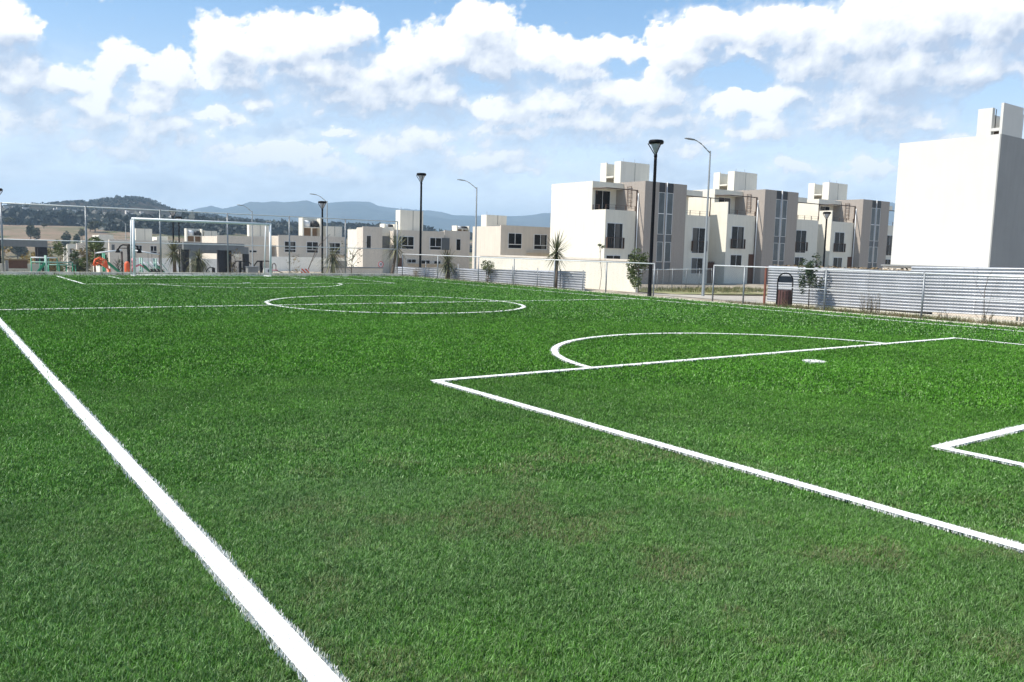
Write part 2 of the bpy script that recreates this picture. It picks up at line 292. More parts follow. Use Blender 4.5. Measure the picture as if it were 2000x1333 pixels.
M_curb = mat('kerb_concrete', (.70,.66,.55), .85, var=.15, vscale=5, bump=.3)
M_glass = mat('dark_glass', (.008,.009,.010), .2, var=.3, spec=.22)
M_strip = mat('strip_glass', (.085,.10,.105), .25, var=.35, vscale=.9, spec=.35)
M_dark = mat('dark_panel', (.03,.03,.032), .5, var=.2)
M_frame = mat('aluminium_frame', (.75,.75,.74), .4, var=.03)
M_black = mat('black_metal', (.004,.004,.005), .5, var=.2, spec=.12)
M_wire = mat('wire', (.10,.105,.11), .6, metal=.3, var=.1)
M_whitew = mat('white_boundary_plaster', (.86,.84,.78), .85, var=.04, vscale=1.2, bump=.3, streak=.06)
M_galv = mat('galvanised_steel', (.24,.255,.265), .5, metal=.55, var=.15, vscale=12)
M_galvl = mat('pale_galvanised_steel', (.68,.69,.69), .45, metal=.2, var=.1, vscale=12)
M_cobra = mat('lamp_steel', (.17,.19,.20), .5, metal=.3, var=.1)
M_sheet = mat('corrugated_sheet', (.50,.51,.53), .40, metal=.5, var=.09, vscale=1.3, streak=.12)
M_rust = mat('rusty_steel', (.20,.07,.045), .85, var=.3, vscale=15)
M_brown = mat('brown_steel', (.09,.055,.04), .6, var=.15)
M_wood = mat('brown_wood', (.12,.062,.042), .8, var=.25, vscale=8)
M_slat = mat('red_brown_slat', (.12,.055,.048), .7, var=.25, vscale=14)
M_goal = mat('white_paint', (.78,.79,.79), .4, var=.03)
M_lens = mat('frosted_lens', (.42,.44,.48), .35, var=.04)
M_orange = mat('orange_plastic', (.80,.13,.04), .45, var=.08)
M_green = mat('green_plastic', (.02,.26,.14), .45, var=.1)
M_teal = mat('pale_green_metal', (.25,.42,.34), .5, var=.08)
M_pink = mat('pink_plastic', (.72,.20,.24), .5, var=.08)
M_whiteb = mat('white_board', (.75,.75,.74), .5, var=.03)
M_red = mat('red_sign_paint', (.62,.03,.04), .5, var=.04)
M_chev = mat('chevron_red', (.68,.10,.04), .5, var=.06)
M_tank = mat('black_plastic_tank', (.02,.02,.022), .5, var=.1)
M_bark = mat('bark', (.13,.10,.075), .9, var=.3, vscale=20, bump=.5)
M_darkhedge = mat('dark_netting', (.018,.016,.014), .9, var=.4, vscale=8)
M_curtain = mat('curtain', (.11,.105,.095), .6, var=.25, vscale=6, spec=.3)
M_dry = mat('dry_stems', (.22,.16,.09), .9, var=.3, vscale=10)

def leafmat(name, c1, c2, sc=3., trans=.25):
    m = bpy.data.materials.new(name); m.use_nodes = True; nt = m.node_tree; nt.nodes.clear(); b = NB(nt)
    g = b.n('ShaderNodeNewGeometry')
    f = b.ss(b.noise(g.outputs['Position'], sc, 3, .6), .35, .65)
    rnd = g.outputs['Random Per Island']
    c = b.mix(f, c1, c2); k = b.n('ShaderNodeVectorMath', operation='SCALE'); b.put(k.inputs[0], c); b.put(k.inputs['Scale'], b.lin(rnd, 0, 1, .55, 1.45))
    d = b.n('ShaderNodeBsdfPrincipled'); b.put(d.inputs['Base Color'], k.outputs[0]); d.inputs['Roughness'].default_value = .55; d.inputs['Specular IOR Level'].default_value = .35
    t = b.n('ShaderNodeBsdfTranslucent'); b.put(t.inputs[0], k.outputs[0])
    mx = b.n('ShaderNodeMixShader'); mx.inputs[0].default_value = trans
    nt.links.new(d.outputs[0], mx.inputs[1]); nt.links.new(t.outputs[0], mx.inputs[2])
    o = b.n('ShaderNodeOutputMaterial'); nt.links.new(mx.outputs[0], o.inputs[0])
    return m
M_leaf = leafmat('green_leaf', (.055,.085,.02), (.11,.14,.04))
M_leafd = leafmat('dark_leaf', (.03,.055,.02), (.055,.08,.03))
M_leafo = leafmat('ochre_leaf', (.17,.12,.035), (.24,.18,.06))
M_yucca = leafmat('yucca_leaf', (.04,.055,.022), (.20,.195,.10), trans=.1)
M_olive = leafmat('olive_scrub', (.05,.06,.022), (.10,.095,.045), sc=.05)
M_forest = leafmat('forest_leaf', (.017,.027,.019), (.036,.044,.030), sc=.02, trans=.1)

# ------------------------------------------------------------------ ground
def lerp(a, b, t): return a+(b-a)*max(0., min(1., t))
def ground_z(x, y):
    ya = interp(y, [0,39.4,43,60,90,135,200,300,420,520,720,1000,1400,9000], [-.03,-.03,-1.3,-1.45,-3.0,-4.2,-9,-16,-7,6,12,16,22,40])
    xa = interp(x, [20.9,21.6,24,32,45,90,600], [-.03,-.10,-.25,-.62,-1.0,-1.1,-1.5])+interp(y, [58,90], [0,-.8])
    if x < 20.9: return ya
    t = (x-22)/8.
    if y > 42: return lerp(min(ya, -.05), max(xa, ya) if y < 110 else lerp(xa, ya, (y-110)/60), t)
    return lerp(ya if y < 39 else xa, xa, t) if x > 22 else xa
def soil_mat():
    m = bpy.data.materials.new('ground'); m.use_nodes = True; b = NB(m.node_tree); p = m.node_tree.nodes['Principled BSDF']
    g = b.n('ShaderNodeNewGeometry'); pos = g.outputs['Position']
    sp = b.n('ShaderNodeSeparateXYZ'); b.put(sp.inputs[0], pos)
    dirt = b.mix(b.ss(b.noise(pos, .35, 6, .65), .40, .62), (.42,.37,.30), (.30,.255,.19))
    dirt = b.mix(b.ss(b.noise(pos, 5, 4, .6), .50, .70, 0, .5), dirt, (.20,.165,.12))
    straw = b.mix(b.ss(b.noise(pos, .02, 6, .6), .42, .60), (.26,.185,.13), (.15,.135,.075))
    straw = b.mix(b.ss(b.noise(pos, .035, 6, .65), .50, .60), straw, (.10,.11,.05))
    far = b.ss(sp.outputs[1], 150, 330)
    c = b.mix(far, dirt, straw)
    # strip of lawn beside the houses
    b.put(p.inputs['Base Color'], c); p.inputs['Roughness'].default_value = .95; p.inputs['Specular IOR Level'].default_value = .1
    bp = b.n('ShaderNodeBump'); bp.inputs['Strength'].default_value = .5; bp.inputs['Distance'].default_value = .04
    b.put(bp.inputs['Height'], b.noise(pos, 9, 6, .6)); m.node_tree.links.new(bp.outputs[0], p.inputs['Normal'])
    return m
def grid(xs, ys, zf):
    v = [(x, y, zf(x, y)) for y in ys for x in xs]; n = len(xs)
    f = [(j*n+i, j*n+i+1, (j+1)*n+i+1, (j+1)*n+i) for j in range(len(ys)-1) for i in range(n-1)]
    return v, f
xs = [-6000,-3000,-1500,-800,-400,-200,-100,-50,-30]+list(range(-20,20,5))+[20.0,20.9,21.3,21.8,22.5,23.5]+list(range(25,100,3))+[110,125,150,180,220,270,330,400,500,650,900,1300,2000,3500,6000]
ys = [-3000,-1200,-500,-200,-80,-30,-10,0,10,20,30,36,39.4,40.2,41,42,43,45,48]+list(range(52,160,4))+list(range(170,560,12))+[580,620,670,720,800,900,1000,1150,1400,2000,3000,6000]
def gz(x, y):
    z = ground_z(x, y); d = math.hypot(x, y)
    if d > 250: z += 5*mnoise.noise((x*.006, y*.006, 0))*min(1, (d-250)/200)
    return z
v, f = grid(xs, ys, gz)
gm = MB(); gm.v = v; gm.f = f
gnd = gm.build('ground', soil_mat(), smooth=True); tag(gnd, kind='structure')

# hills and mountains: ridges with a real body
def ridge_mesh(name, prof, d0, d1, d2, zb, mat_, amp, seed, fine=1.0, daz=.14):
    azs = np.arange(prof[0][0]-8, prof[-1][0]+8.01, daz)
    pa = [q[0] for q in prof]; pe = [q[1] for q in prof]
    rows = 46
    vv = []
    for j in range(rows):
        t = j/(rows-1)
        for a in azs:
            e = float(np.interp(a, pa, pe))
            if a < pa[0]: e = pe[0]+(a-pa[0])*.10
            if a > pa[-1]: e = pe[-1]-(a-pa[-1])*.25
            H = d1*math.tan(math.radians(e))+1.5
            if t < .6:
                u = t/.6; d = d0+(d1-d0)*u; s = u*u*(3-2*u)*.55+u*.45
            else:
                u = (t-.6)/.4; d = d1+(d2-d1)*u; s = 1-u*u*(3-2*u)
            ar = math.radians(a); x, y = math.sin(ar)*d, math.cos(ar)*d
            k = 1./(d1*.12)
            nz = mnoise.fractal((x*k*.8, y*k*.8, seed), 1.0, 2.1, 6)
            edge = 4*u*(1-u) if t < .6 else 4*u*(1-u)
            z = zb+(H-zb)*s + amp*nz*edge*max(.15, (H-zb)/max(1, H))
            z += fine*mnoise.fractal((x*k*9, y*k*9, seed+3), 1.0, 2.1, 3)*min(1, s*2)
            vv.append((x, y, z))
    n = len(azs)
    ff = [(j*n+i, j*n+i+1, (j+1)*n+i+1, (j+1)*n+i) for j in range(rows-1) for i in range(n-1)]
    mb = MB(); mb.v = vv; mb.f = ff
    o = mb.build(name, mat_, smooth=True); tag(o, kind='structure'); return o
def hillmat(name, a, c, s):
    m = bpy.data.materials.new(name); m.use_nodes = True; b = NB(m.node_tree); p = m.node_tree.nodes['Principled BSDF']
    g = b.n('ShaderNodeNewGeometry'); pos = g.outputs['Position']
    k = b.mix(b.ss(b.noise(pos, s, 7, .65), .40, .60), a, c)
    k = b.mix(b.ss(b.noise(pos, s*9, 5, .6), .45, .65, 0, .7), k, tuple(x*.45 for x in a))
    b.put(p.inputs['Base Color'], k); p.inputs['Roughness'].default_value = 1; p.inputs['Specular IOR Level'].default_value = 0
    bp = b.n('ShaderNodeBump'); bp.inputs['Strength'].default_value = .8; bp.inputs['Distance'].default_value = 6
    b.put(bp.inputs['Height'], b.noise(pos, s*14, 5, .6)); m.node_tree.links.new(bp.outputs[0], p.inputs['Normal'])
    return m
HILL = ridge_mesh('hill', RIDGE_NEAR, 760, 1300, 1900, 10, hillmat('hill_scrub', (.030,.034,.024), (.075,.06,.045), .012), 9, 2.0, 1.6)
MTN = ridge_mesh('mountains', RIDGE_FAR, 3300, 5200, 6100, 20, hillmat('mountain_scrub', (.045,.055,.045), (.085,.085,.07), .0025), 60, 5.0, 5)

# haze: one closed box of thin even air round everything
hz = MB().box(-5600, 6700, -400, 6700, -60, 352).build('haze', bpy.data.materials.new('haze'))
tag(hz, kind='stuff')
hm = hz.data.materials[0]; hm.use_nodes = True; hm.node_tree.nodes.clear(); b = NB(hm.node_tree)
pv = b.n('ShaderNodeVolumePrincipled'); pv.inputs['Color'].default_value = (.55,.78,1.0,1); pv.inputs['Density'].default_value = 2.5e-4
pv.inputs['Anisotropy'].default_value = 0.0
ou = b.n('ShaderNodeOutputMaterial'); hm.node_tree.links.new(pv.outputs[0], ou.inputs['Volume'])

# ------------------------------------------------------------------ the pitch: lines, turf
FX0, FX1 = -4.0, 20.75       # extent of the artificial turf
FY0, FY1 = -3.0, 38.15
def far_x(y): return 20.04-.043*y
LW = .060
SEGS = {   # each marking: list of polylines
 'near touchline': [[(1.05,-3.0),(1.05,37.15)]],
 'far touchline': [[(far_x(-3),-3.0),(far_x(37.15),37.15)]],
 'halfway line': [[(1.05,19.65),(far_x(19.5),19.5)]],
 'far goal line': [[(1.05,37.15),(far_x(37.15),37.15)]],
 'near goal line': [[(1.05,.62),(far_x(.62),.62)]],
 'centre circle': [[(10.3+3.38*math.cos(t), 19.5+3.38*math.sin(t)) for t in np.linspace(0, 2*math.pi, 81)]],
 'near penalty box': [[(4.6,.62),(4.62,7.83),(16.42,7.80),(16.42,.62)]],
 'near penalty arc': [[(10.44+3.55*math.cos(t), 7.28+3.55*math.sin(t)) for t in np.linspace(.155, math.pi-.155, 45)]],
 'near goal box': [[(6.52,.62),(6.54,3.16),(14.4,3.16),(14.4,.62)]],
 'far penalty box': [[(4.3,37.1),(4.32,30.4),(16.0,30.5),(15.95,37.1)]],
 'far penalty arc': [[(9.95+3.5*math.cos(t), 31.0-3.5*math.sin(t)) for t in np.linspace(.155, math.pi-.155, 45)]],
 'far goal box': [[(6.18,37.1),(6.2,34.75),(13.8,34.8),(13.8,37.1)]],
}
SPOTS = {'near penalty spot': (10.43,6.92), 'centre spot': (10.33,19.53), 'far penalty spot': (9.98,31.15)}
def seg_dist(P, poly):
    best = np.full(len(P), 9e9)
    for (x0,y0),(x1,y1) in zip(poly[:-1], poly[1:]):
        dx, dy = x1-x0, y1-y0; L2 = dx*dx+dy*dy
        t = np.clip(((P[:,0]-x0)*dx+(P[:,1]-y0)*dy)/L2, 0, 1)
        best = np.minimum(best, np.hypot(P[:,0]-x0-t*dx, P[:,1]-y0-t*dy))
    return best
def npmesh(name, co, tris, mat_, rnd=None):
    me = bpy.data.meshes.new(name)
    me.vertices.add(len(co)); me.vertices.foreach_set('co', co.astype(np.float32).ravel())
    me.loops.add(tris.size); me.loops.foreach_set('vertex_index', tris.ravel().astype(np.int32))
    me.polygons.add(len(tris)); me.polygons.foreach_set('loop_start', np.arange(0, tris.size, tris.shape[1], dtype=np.int32))
    me.update(); me.materials.append(mat_)
    o = bpy.data.objects.new(name, me); C.objects.link(o); return o
def blades(P, hgt, wid, lean=.5):
    """triangular two-joint blades at the points P (n,2): returns verts, quads+tips as triangles"""
    n = len(P)
    a = rng.uniform(0, 2*math.pi, n); l = rng.uniform(.1, 1., n)*lean*hgt; h = hgt*rng.uniform(.65, 1.1, n)
    b_ = a+rng.normal(0, .5, n)
    wx, wy = -np.sin(a)*wid/2, np.cos(a)*wid/2
    dx, dy = np.cos(b_)*l, np.sin(b_)*l
    z0 = np.zeros(n)
    v = np.stack([np.stack([P[:,0]-wx, P[:,1]-wy, z0],1), np.stack([P[:,0]+wx, P[:,1]+wy, z0],1),
                  np.stack([P[:,0]+dx*.35-wx*.8, P[:,1]+dy*.35-wy*.8, h*.6],1), np.stack([P[:,0]+dx*.35+wx*.8, P[:,1]+dy*.35+wy*.8, h*.6],1),
                  np.stack([P[:,0]+dx, P[:,1]+dy, h],1)], 1).reshape(-1,3)
    i = np.arange(n)[:,None]*5
    t = np.concatenate([i+np.array([[0,1,3]]), i+np.array([[0,3,2]]), i+np.array([[2,3,4]])], 1).reshape(-1,3)
    return v, t

def turf_base_mat():
    m = bpy.data.materials.new('turf_base'); m.use_nodes = True; b = NB(m.node_tree); p = m.node_tree.nodes['Principled BSDF']
    pos = b.n('ShaderNodeNewGeometry').outputs['Position']
    c = b.mix(b.ss(b.noise(pos, 38, 4, .7), .38, .62), (.008,.036,.003), (.05,.17,.010))
    c = b.mix(b.ss(b.noise(pos, 1.1, 6, .6), .42, .66, 0, .35), c, (.05,.07,.02))
    b.put(p.inputs['Base Color'], c); p.inputs['Roughness'].default_value = .8; p.inputs['Specular IOR Level'].default_value = .2
    bp = b.n('ShaderNodeBump'); bp.inputs['Strength'].default_value = .9; bp.inputs['Distance'].default_value = .03
    b.put(bp.inputs['Height'], b.noise(pos, 45, 4, .7)); m.node_tree.links.new(bp.outputs[0], p.inputs['Normal'])
    return m
M_turfbase = turf_base_mat()
pitch = MB().box(FX0, FX1, FY0, FY1, -.025, 0).build('pitch_turf', M_turfbase); tag(pitch, kind='structure')

def turf_mat():
    m = bpy.data.materials.new('turf_blade'); m.use_nodes = True; nt = m.node_tree; nt.nodes.clear(); b = NB(nt)
    g = b.n('ShaderNodeNewGeometry'); pos = g.outputs['Position']
    inst = b.n('ShaderNodeObjectInfo').outputs['Random']
    isl = g.outputs['Random Per Island']
    sp = b.n('ShaderNodeSeparateXYZ'); b.put(sp.inputs[0], pos)
    big = b.noise(pos, .22, 4, .6); mid = b.noise(pos, 1.6, 5, .6)
    c = b.mix(b.ss(isl, .2, .9), TURF_A, TURF_B)
    c = b.mix(b.ss(mid, .35, .65, 0, .6), c, TURF_C)
    c = b.mix(b.ss(b.m('FRACT', b.m('MULTIPLY', isl, 37.7)), .86, .95, 0, .65), c, (.38,.52,.26))  # pale highlight glints put into the colour of some blades
    # the pile by the near corner is duller than the rest, its pale flecks stronger
    dull = b.m('MULTIPLY', b.lin(b.n_len(pos, (1.2, 1.8, 0)), 8.5, 2.2, 0., 1.), b.lin(b.noise(pos, .7, 4, .6), .3, .7, .5, 1.))
    lightb = b.ss(b.m('FRACT', b.m('MULTIPLY', isl, 53.1)), .55, .92)
    c = b.mix(b.m('MULTIPLY', dull, .52), c, b.mix(lightb, (.020,.055,.017), (.34,.47,.25)))
    # worn, straw-coloured patches where the fibres lie flat
    worn = b.m('MULTIPLY', b.ss(b.noise(pos, 1.25, 6, .68), .50, .62), b.lin(b.n_len(pos, (3.2, 3.0, 0)), 3.4, 1.2, .12, 1.))
    st = b.m('GREATER_THAN', b.m('FRACT', b.m('MULTIPLY', isl, 91.3)), .45)
    c = b.mix(b.m('MULTIPLY', worn, b.m('MULTIPLY', st, .72)), c, (.24,.20,.12))
    k = b.n('ShaderNodeVectorMath', operation='SCALE'); b.put(k.inputs[0], c); b.put(k.inputs['Scale'], b.m('MULTIPLY', b.lin(inst, 0, 1, .72, 1.28), b.lin(big, .3, .7, .82, 1.16)))
    d = b.n('ShaderNodeBsdfPrincipled'); b.put(d.inputs['Base Color'], k.outputs[0]); d.inputs['Roughness'].default_value = .5; d.inputs['Specular IOR Level'].default_value = .2
    t = b.n('ShaderNodeBsdfTranslucent'); b.put(t.inputs[0], k.outputs[0])
    mx = b.n('ShaderNodeMixShader'); mx.inputs[0].default_value = .12
    nt.links.new(d.outputs[0], mx.inputs[1]); nt.links.new(t.outputs[0], mx.inputs[2])
    o = b.n('ShaderNodeOutputMaterial'); nt.links.new(mx.outputs[0], o.inputs[0])
    return m
TURF_A = (.010,.052,.004); TURF_B = (.122,.325,.028); TURF_C = (.040,.148,.007)
M_turf = turf_mat()
def line_mat():
    m = bpy.data.materials.new('white_turf'); m.use_nodes = True; b = NB(m.node_tree); p = m.node_tree.nodes['Principled BSDF']
    g = b.n('ShaderNodeNewGeometry')
    k = b.n('ShaderNodeVectorMath', operation='SCALE'); k.inputs[0].default_value = (.90,.895,.86); b.put(k.inputs['Scale'], b.lin(g.outputs['Random Per Island'], 0, 1, .85, 1.04))
    b.put(p.inputs['Base Color'], k.outputs[0]); p.inputs['Roughness'].default_value = .6; p.inputs['Specular IOR Level'].default_value = .2
    return m
M_line = line_mat()

# white fibres: every marking is its own mesh (a woven strip with upright fibres)
def strip_quads(poly, w, z=.004):
    vs, fs = [], []
    n = len(poly); closed = (abs(poly[0][0]-poly[-1][0])+abs(poly[0][1]-poly[-1][1])) < 1e-6
    for i,(x,y) in enumerate(poly):
        a = poly[i-1] if i > 0 else (poly[-2] if closed else poly[i]); c = poly[i+1] if i < n-1 else (poly[1] if closed else poly[i])
        d0 = Vector((x-a[0], y-a[1])); d1 = Vector((c[0]-x, c[1]-y))
        if d0.length < 1e-9: d0 = d1.copy()
        if d1.length < 1e-9: d1 = d0.copy()
        d0.normalize(); d1.normalize(); t = (d0+d1).normalized(); nrm = Vector((-t.y, t.x)); k = w/max(.3, nrm.dot(Vector((-d0.y, d0.x))))
        vs += [(x-nrm.x*k, y-nrm.y*k, z), (x+nrm.x*k, y+nrm.y*k, z)]
    for i in range(n-1): fs.append((2*i, 2*i+2, 2*i+3, 2*i+1))
    return vs, fs
zz = .0265
for nm, polys in SEGS.items():
    vs, fs = [], []; pts = []; nn_ = 0
    nn_ = 0
    for poly in polys:
        a, c = strip_quads(poly, LW*.78, zz-.0005); o0 = len(vs); vs += a; fs += [tuple(i+o0 for i in q) for q in c]
        for (x0,y0),(x1,y1) in zip(poly[:-1], poly[1:]):
            L = math.hypot(x1-x0, y1-y0); m_ = max(1, int(L/.25))
            for i in range(m_):
                t0 = (i+.5)/m_; cx, cy = x0+(x1-x0)*t0, y0+(y1-y0)*t0
                r = math.hypot(cx, cy)
                dn = 38000 if r < 5 else (16000 if r < 9 else (6000 if r < 16 else (2200 if r < 26 else 900)))
                if cy < -.5 or cx < -2 or r < 1.5: dn = 300
                k = int(dn*(L/m_)*2*LW)
                tt = t0+rng.uniform(-.5, .5, k)/m_
                wgl = .010*np.sin(tt*L*5.1+cx)+.008*np.sin(tt*L*13+cy)
                edge = LW*(1+.16*fbm(tt*L*9+cx*3, np.full(k, cy+nn_*3.), 3, .6, 9)); nn_ += 1
                s_ = rng.uniform(-1, 1, k)*(edge+rng.normal(0, .008, k))+wgl*.4
                nx, ny = -(y1-y0)/L, (x1-x0)/L
                pts.append(np.stack([x0+(x1-x0)*tt+nx*s_, y0+(y1-y0)*tt+ny*s_, np.full(k, r)], 1))
    pts = np.concatenate(pts); r = pts[:,2]
    v_, t_ = blades(pts[:,:2], .020, np.clip(.0022+r*.00042, .0028, .012), lean=.55)
    v_[:,2] += .014
    tris = []
    for q in fs: tris += [(q[0],q[1],q[2]),(q[0],q[2],q[3])]
    co = np.concatenate([np.array(vs), v_]); tr = np.concatenate([np.array(tris), t_+len(vs)])
    o = npmesh('pitch_line', co, tr, M_line); tag(o, kind='structure'); o['label'] = 'white '+nm+' marked on the green turf'
    zz += .0005
for nm,(x,y) in SPOTS.items():
    k = 2600; a = rng.uniform(0, 2*math.pi, k); q = np.sqrt(rng.uniform(0, 1, k))*.15; r = math.hypot(x, y)
    v_, t_ = blades(np.stack([x+np.cos(a)*q, y+np.sin(a)*q], 1), .034, .006+r*.0006, .9)
    o = npmesh('pitch_spot', v_, t_, M_line); tag(o, kind='structure'); o['label'] = 'white '+nm+' on the green turf'

# green fibres: tufts placed by hand-made points, each tuft a small mesh
def make_tuft(n, rad, hgt, wid, lean, seed):
    P = np.stack([rng.normal(0, rad, n), rng.normal(0, rad, n)], 1)
    v_, t_ = blades(P, hgt, wid, lean)
    me = bpy.data.meshes.new('tuft'); me.from_pydata(v_.tolist(), [], t_.tolist()); me.materials.append(M_turf)
    return bpy.data.objects.new('tuft', me)
def tuft_field(name, pts, tufts, smin, smax, tilt=.25):
    col = bpy.data.collections.new(name+'_tufts')
    for t in tufts: col.objects.link(t)
    me = bpy.data.meshes.new(name); n = len(pts)
    co = np.concatenate([pts, np.full((n,1), .001)], 1)
    me.vertices.add(n); me.vertices.foreach_set('co', co.astype(np.float32).ravel())
    ro = np.stack([rng.normal(0, tilt, n), rng.normal(0, tilt, n), rng.uniform(0, 6.283, n)], 1)
    a1 = me.attributes.new('rot', 'FLOAT_VECTOR', 'POINT'); a1.data.foreach_set('vector', ro.astype(np.float32).ravel())
    a2 = me.attributes.new('scl', 'FLOAT', 'POINT'); a2.data.foreach_set('value', rng.uniform(smin, smax, n).astype(np.float32))
    me.update()
    o = bpy.data.objects.new(name, me); C.objects.link(o); tag(o, kind='stuff')
    ng = bpy.data.node_groups.new(name, 'GeometryNodeTree')
    ng.interface.new_socket('Geometry', in_out='INPUT', socket_type='NodeSocketGeometry'); ng.interface.new_socket('Geometry', in_out='OUTPUT', socket_type='NodeSocketGeometry')
    N = ng.nodes; Lk = ng.links
    gi = N.new('NodeGroupInput'); go = N.new('NodeGroupOutput'); ip = N.new('GeometryNodeInstanceOnPoints'); ci = N.new('GeometryNodeCollectionInfo')
    ci.inputs['Collection'].default_value = col; ci.inputs['Separate Children'].default_value = True; ci.inputs['Reset Children'].default_value = True
    r_ = N.new('GeometryNodeInputNamedAttribute'); r_.data_type = 'FLOAT_VECTOR'; r_.inputs[0].default_value = 'rot'
    s_ = N.new('GeometryNodeInputNamedAttribute'); s_.data_type = 'FLOAT'; s_.inputs[0].default_value = 'scl'
    Lk.new(gi.outputs[0], ip.inputs['Points']); Lk.new(ci.outputs[0], ip.inputs['Instance']); ip.inputs['Pick Instance'].default_value = True
    Lk.new(r_.outputs[0], ip.inputs['Rotation']); Lk.new(s_.outputs[0], ip.inputs['Scale']); Lk.new(ip.outputs[0], go.inputs[0])
    md = o.modifiers.new('tufts', 'NODES'); md.node_group = ng
    return o
def ring_points(r0, r1, dens_, a0=-14, a1=84):
    n = int(.5*(r1*r1-r0*r0)*math.radians(a1-a0)*dens_)
    r = np.sqrt(rng.uniform(r0*r0, r1*r1, n)); a = np.radians(rng.uniform(a0, a1, n))
    P = np.stack([np.sin(a)*r, np.cos(a)*r], 1)
    ok = (P[:,0] > FX0) & (P[:,0] < FX1-.03) & (P[:,1] > FY0) & (P[:,1] < FY1-.03); P = P[ok]
    keep = np.ones(len(P), bool)
    for polys in SEGS.values():
        for poly in polys: keep &= seg_dist(P, poly) > LW-.006
    for (x,y) in SPOTS.values(): keep &= np.hypot(P[:,0]-x, P[:,1]-y) > .145
    return P[keep]
T1 = [make_tuft(18, .013, .022, .0023, 1.0, i) for i in range(6)]
T2 = [make_tuft(15, .020, .023, .0040, 1.0, i) for i in range(5)]
T3 = [make_tuft(12, .032, .026, .009, .9, i) for i in range(4)]
T4 = [make_tuft(9, .055, .027, .018, .9, i) for i in range(4)]
tuft_field('turf_fibres', ring_points(1.6, 5.2, 3600), T1, .75, 1.25)
tuft_field('turf_fibres', ring_points(5.2, 9.5, 1500), T2, .75, 1.25)
tuft_field('turf_fibres', ring_points(9.5, 18, 520), T3, .8, 1.2)
tuft_field('turf_fibres', ring_points(18, 44, 160), T4, .8, 1.2)

# kerb round the turf, ground-cover strip
def kx(y): return 20.95-.010*(y-8)       # inner edge of the side kerb
kb = MB(); 
for y0, y1 in [(-3,8),(8,20.2),(20.2,32),(32,38.2)]:
    a, c = kx(y0)-.12, kx(y1)-.12
    kb.add([(a,y0,-.1),(a+.14,y0,-.1),(c+.14,y1-.006,-.1),(c,y1-.006,-.1),(a,y0,.028),(a+.14,y0,.028),(c+.14,y1-.006,.028),(c,y1-.006,.028)],
           [(0,3,2,1),(4,5,6,7),(0,1,5,4),(1,2,6,5),(2,3,7,6),(3,0,4,7)])
kb.box(-6, 20.7, 38.22, 38.36, -.1, .03)
tag(kb.build('kerb', M_curb), kind='structure')
# ------------------------------------------------------------------ goal
def build_goal():
    xL, xR, y0, yb = 7.19, 13.02, 37.2, 38.0
    t = thing('football_goal', 'white football goal frame without net on the far goal line', 'goal', ((xL+xR)/2, y0, 0))
    H = 2.42
    for x in (xL, xR):
        MB().tube((x,y0,-.05),(x,y0,H),.055,n=12).build('post', M_goal, t, True)
    MB().tube((xL-.055,y0,H),(xR+.055,y0,H),.055,n=12).build('crossbar', M_goal, t, True)
    for x in (xL, xR):
        s = .02 if x == xL else -.02
        MB().path([(x+s,y0+.05,H-.03),(x+s,yb-.25,H-.05),(x+s,yb,.03),(x+s,y0+.06,.03)],.028,8).build('side_frame', M_goal, t, True)
    MB().tube((xL,yb,.03),(xR,yb,.03),.028,n=8).build('ground_bar', M_goal, t, True)
build_goal()

# ------------------------------------------------------------------ fences
def wires(mb, x0, x1, z0, z1, to, sp=.07, r=.0014, jitter=0):
    """diamond mesh of wires in a plane; (s, z) -> to(s, z)"""
    Hh = z1-z0
    for sgn in (1, -1):
        s = x0-Hh
        while s < x1+Hh:
            a0, b0 = (s, z0), (s+Hh, z1)
            if sgn < 0: a0, b0 = (s+Hh, z0), (s, z1)
            pa, pb = list(a0), list(b0)
            # clip to x0..x1
            def cl(p, q, X):
                t = (X-p[0])/(q[0]-p[0]); return [X, p[1]+(q[1]-p[1])*t]
            if max(pa[0], pb[0]) > x0 and min(pa[0], pb[0]) < x1:
                if pa[0] < x0: pa = cl(pa, pb, x0)
                if pb[0] < x0: pb = cl(pb, pa, x0)
                if pa[0] > x1: pa = cl(pa, pb, x1)
                if pb[0] > x1: pb = cl(pb, pa, x1)
                mb.tube(to(*pa), to(*pb), r, n=3, caps=False)
            s += sp
def end_fence():
    Y = 38.8
    t = thing('chain_link_fence', 'tall chain-link fence with galvanised posts and rails behind the goal', 'fence', (9, Y, 0))
    xs_ = [-3.2,-.3,2.61,5.65,8.61,11.56,14.53,17.46,20.42]
    for x in xs_:
        MB().tube((x,Y,-.3),(x,Y,2.9),.036,n=8).build('post', M_galv, t, True)
    MB().tube((-3.2,Y,2.88),(20.42,Y,2.88),.024,n=8).build('top_rail', M_galvl, t, True)
    MB().tube((-3.2,Y+.05,1.43),(20.42,Y+.05,1.43),.02,n=8).build('middle_rail', M_galvl, t, True)
    mb = MB(); wires(mb, -3.2, 20.42, .06, 2.86, lambda s, z: (s, Y+.04, z), .085, .0009)
    mb.build('wire_mesh', M_wire, t)
    MB().box(-6, 20.6, 38.72, 38.9, -.4, .13).build('concrete_footing', M_curb, t)
end_fence()
def fx(y): return 21.28-.0195*(y-8)
